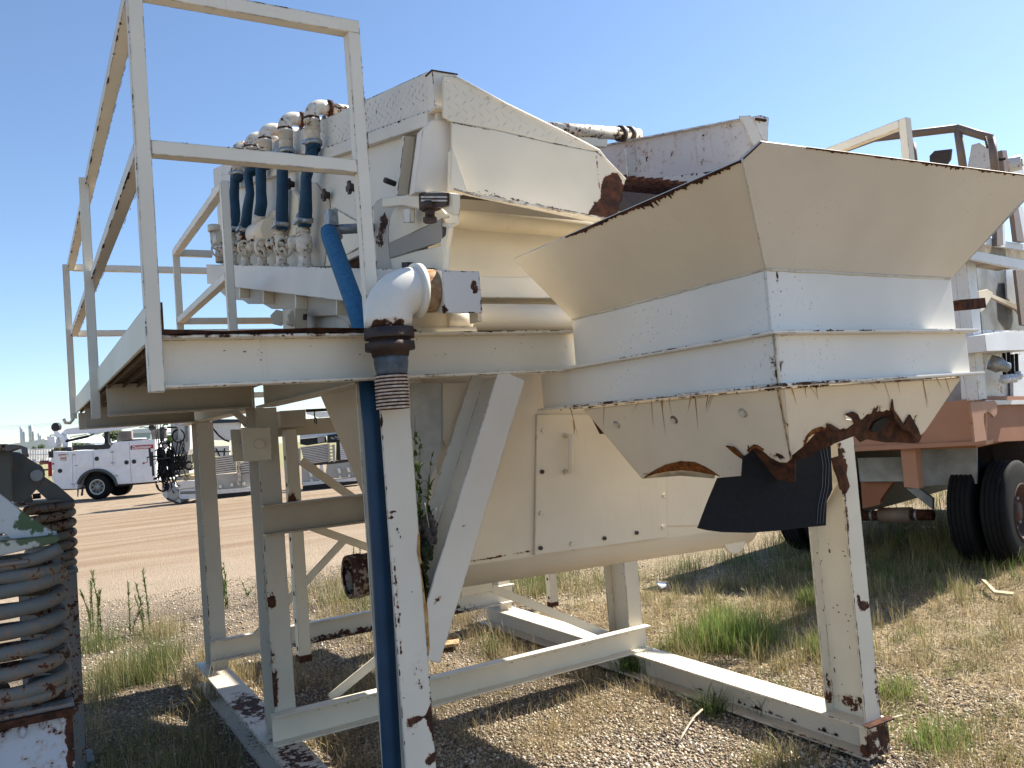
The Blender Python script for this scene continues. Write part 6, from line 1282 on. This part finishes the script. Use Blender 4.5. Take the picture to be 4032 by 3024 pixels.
# weed and moss growing in the pocket of the front column
wp = thing('column_weed', 'leafy green weed growing out of the pocket between front column and brace', 'weed', (.125, .06, 1.0))
for k, (x1, y1_) in enumerate(((1634,1640),(1655,1730),(1700,1790),(1645,1840),(1692,1890),(1655,1950))):
    a = Vector((.118+.006*k, .07, 1.03)); b = AY(x1, y1_, .05); MB().tube([a, a.lerp(b,.5)+Vector((-.008,0,.02)), b], [.0022,.0018,.001], 5).build('stem', stem_m, wp)
    m = 34; q = RNG.random(m); v, f, c = blades(a.x+(b.x-a.x)*q, .07+(b.y-.07)*q+RNG.normal(0,.006,m),   .02, .042, 1.3, .0065, GRN, z=a.z+(b.z-a.z)*q)
    o = bulk('foliage', v, f, c, wl, None, None); attach(o, wp)
for q in ([(1672,1980),(1690,2080)], [(1718,2000),(1700,2090)], [(1740,1990),(1706,2095)]): MB().tube([AY(*q[0], -.012), AY(*q[1], -.012)], .0015, 4).build('dry_stem', plain('dry_stem', (.45,.40,.30), .8), wp)
def blob(name, px, py, rx, rz, m, label, cat):
    p = AY(px, py, .02); bm = bmesh.new(); bmesh.ops.create_icosphere(bm, subdivisions=4, radius=1)
    for v in bm.verts:
        n_ = v.co.normalized(); k = 1+.16*math.sin(7*n_.x+3*n_.z)+.10*math.sin(11*n_.z+5*n_.y)+random.uniform(-.05,.05); v.co = Vector((n_.x*rx*k, n_.y*.04*k, n_.z*rz*k))+p
    me = bpy.data.meshes.new(name); bm.to_mesh(me); bm.free(); me.materials.append(m); o = bpy.data.objects.new(name, me); COL.objects.link(o); tag(o, label, cat); return o
moss_m = plain('moss', (.022,.036,.010), .95, .5, 60, .8, col2=(.012,.014,.008))
blob('moss_clump', 1676, 2170, .024, .034, moss_m, 'dark green moss cushion at the bottom of the column pocket', 'moss')
blob('debris_heap', 1690, 2085, .026, .055, plain('dark_debris', (.03,.027,.024), .95, .6, 90, .9, col2=(.10,.09,.08)), 'dark leaf debris packed above the moss cushion', 'debris')
# scraps on the ground
def flatthing(name, pts, th, m, label, cat): return tag(MB().prism([AZ(x, y, .02) for x, y in pts], (0, 0, th)).build(name, m), label, cat)
timber = plain('split_timber', (.48,.33,.17), .8, .4, 30, .2)
flatthing('wood_scrap', Zh([(622,950),(800,922),(798,950),(640,972)]), .02, timber, 'flat tan wood offcut lying between the runners', 'wood')
flatthing('wood_scrap', Zh([(625,945),(770,893),(778,900),(640,952)]), .025, timber, 'narrow split stick of wood leaning over the flat offcut', 'wood')
flatthing('white_litter', Zi([(78,590),(125,592),(138,605),(105,617),(88,605)]), .02, plain('white_plastic', (.75,.77,.78), .4, .05), 'crumpled white scrap of litter in the shaded grass', 'litter')
flatthing('straw_stalk', Zi([(1965,575),(1990,580),(2050,640),(2160,652),(2150,664),(2040,652)]), .02, plain('pale_straw', (.50,.42,.26), .8, .2), 'thick pale dead stalk lying on the dry grass', 'stalk')
def twig(pts, label, r=.005):
    ps = [AZ(x, y, .012+.02*math.sin(i*1.3)**2) for i, (x, y) in enumerate(pts)]; return tag(MB().tube(ps, r, 6).build('twig', plain('pale_twig', (.50,.42,.32), .8, .3)), label, 'twig')
twig(Zi([(205,1515),(235,1460),(265,1410),(300,1360),(345,1318)]), 'long pale bent twig on the gravel by the right runner', .006)
twig(Zi([(1350,1400),(1420,1375),(1505,1352)]), 'dark thin stick poking out at the column foot', .004)
for x, y, s in ((2600,2870,.03), (2580,2830,.022), (3800,2330,.03)):
    pass
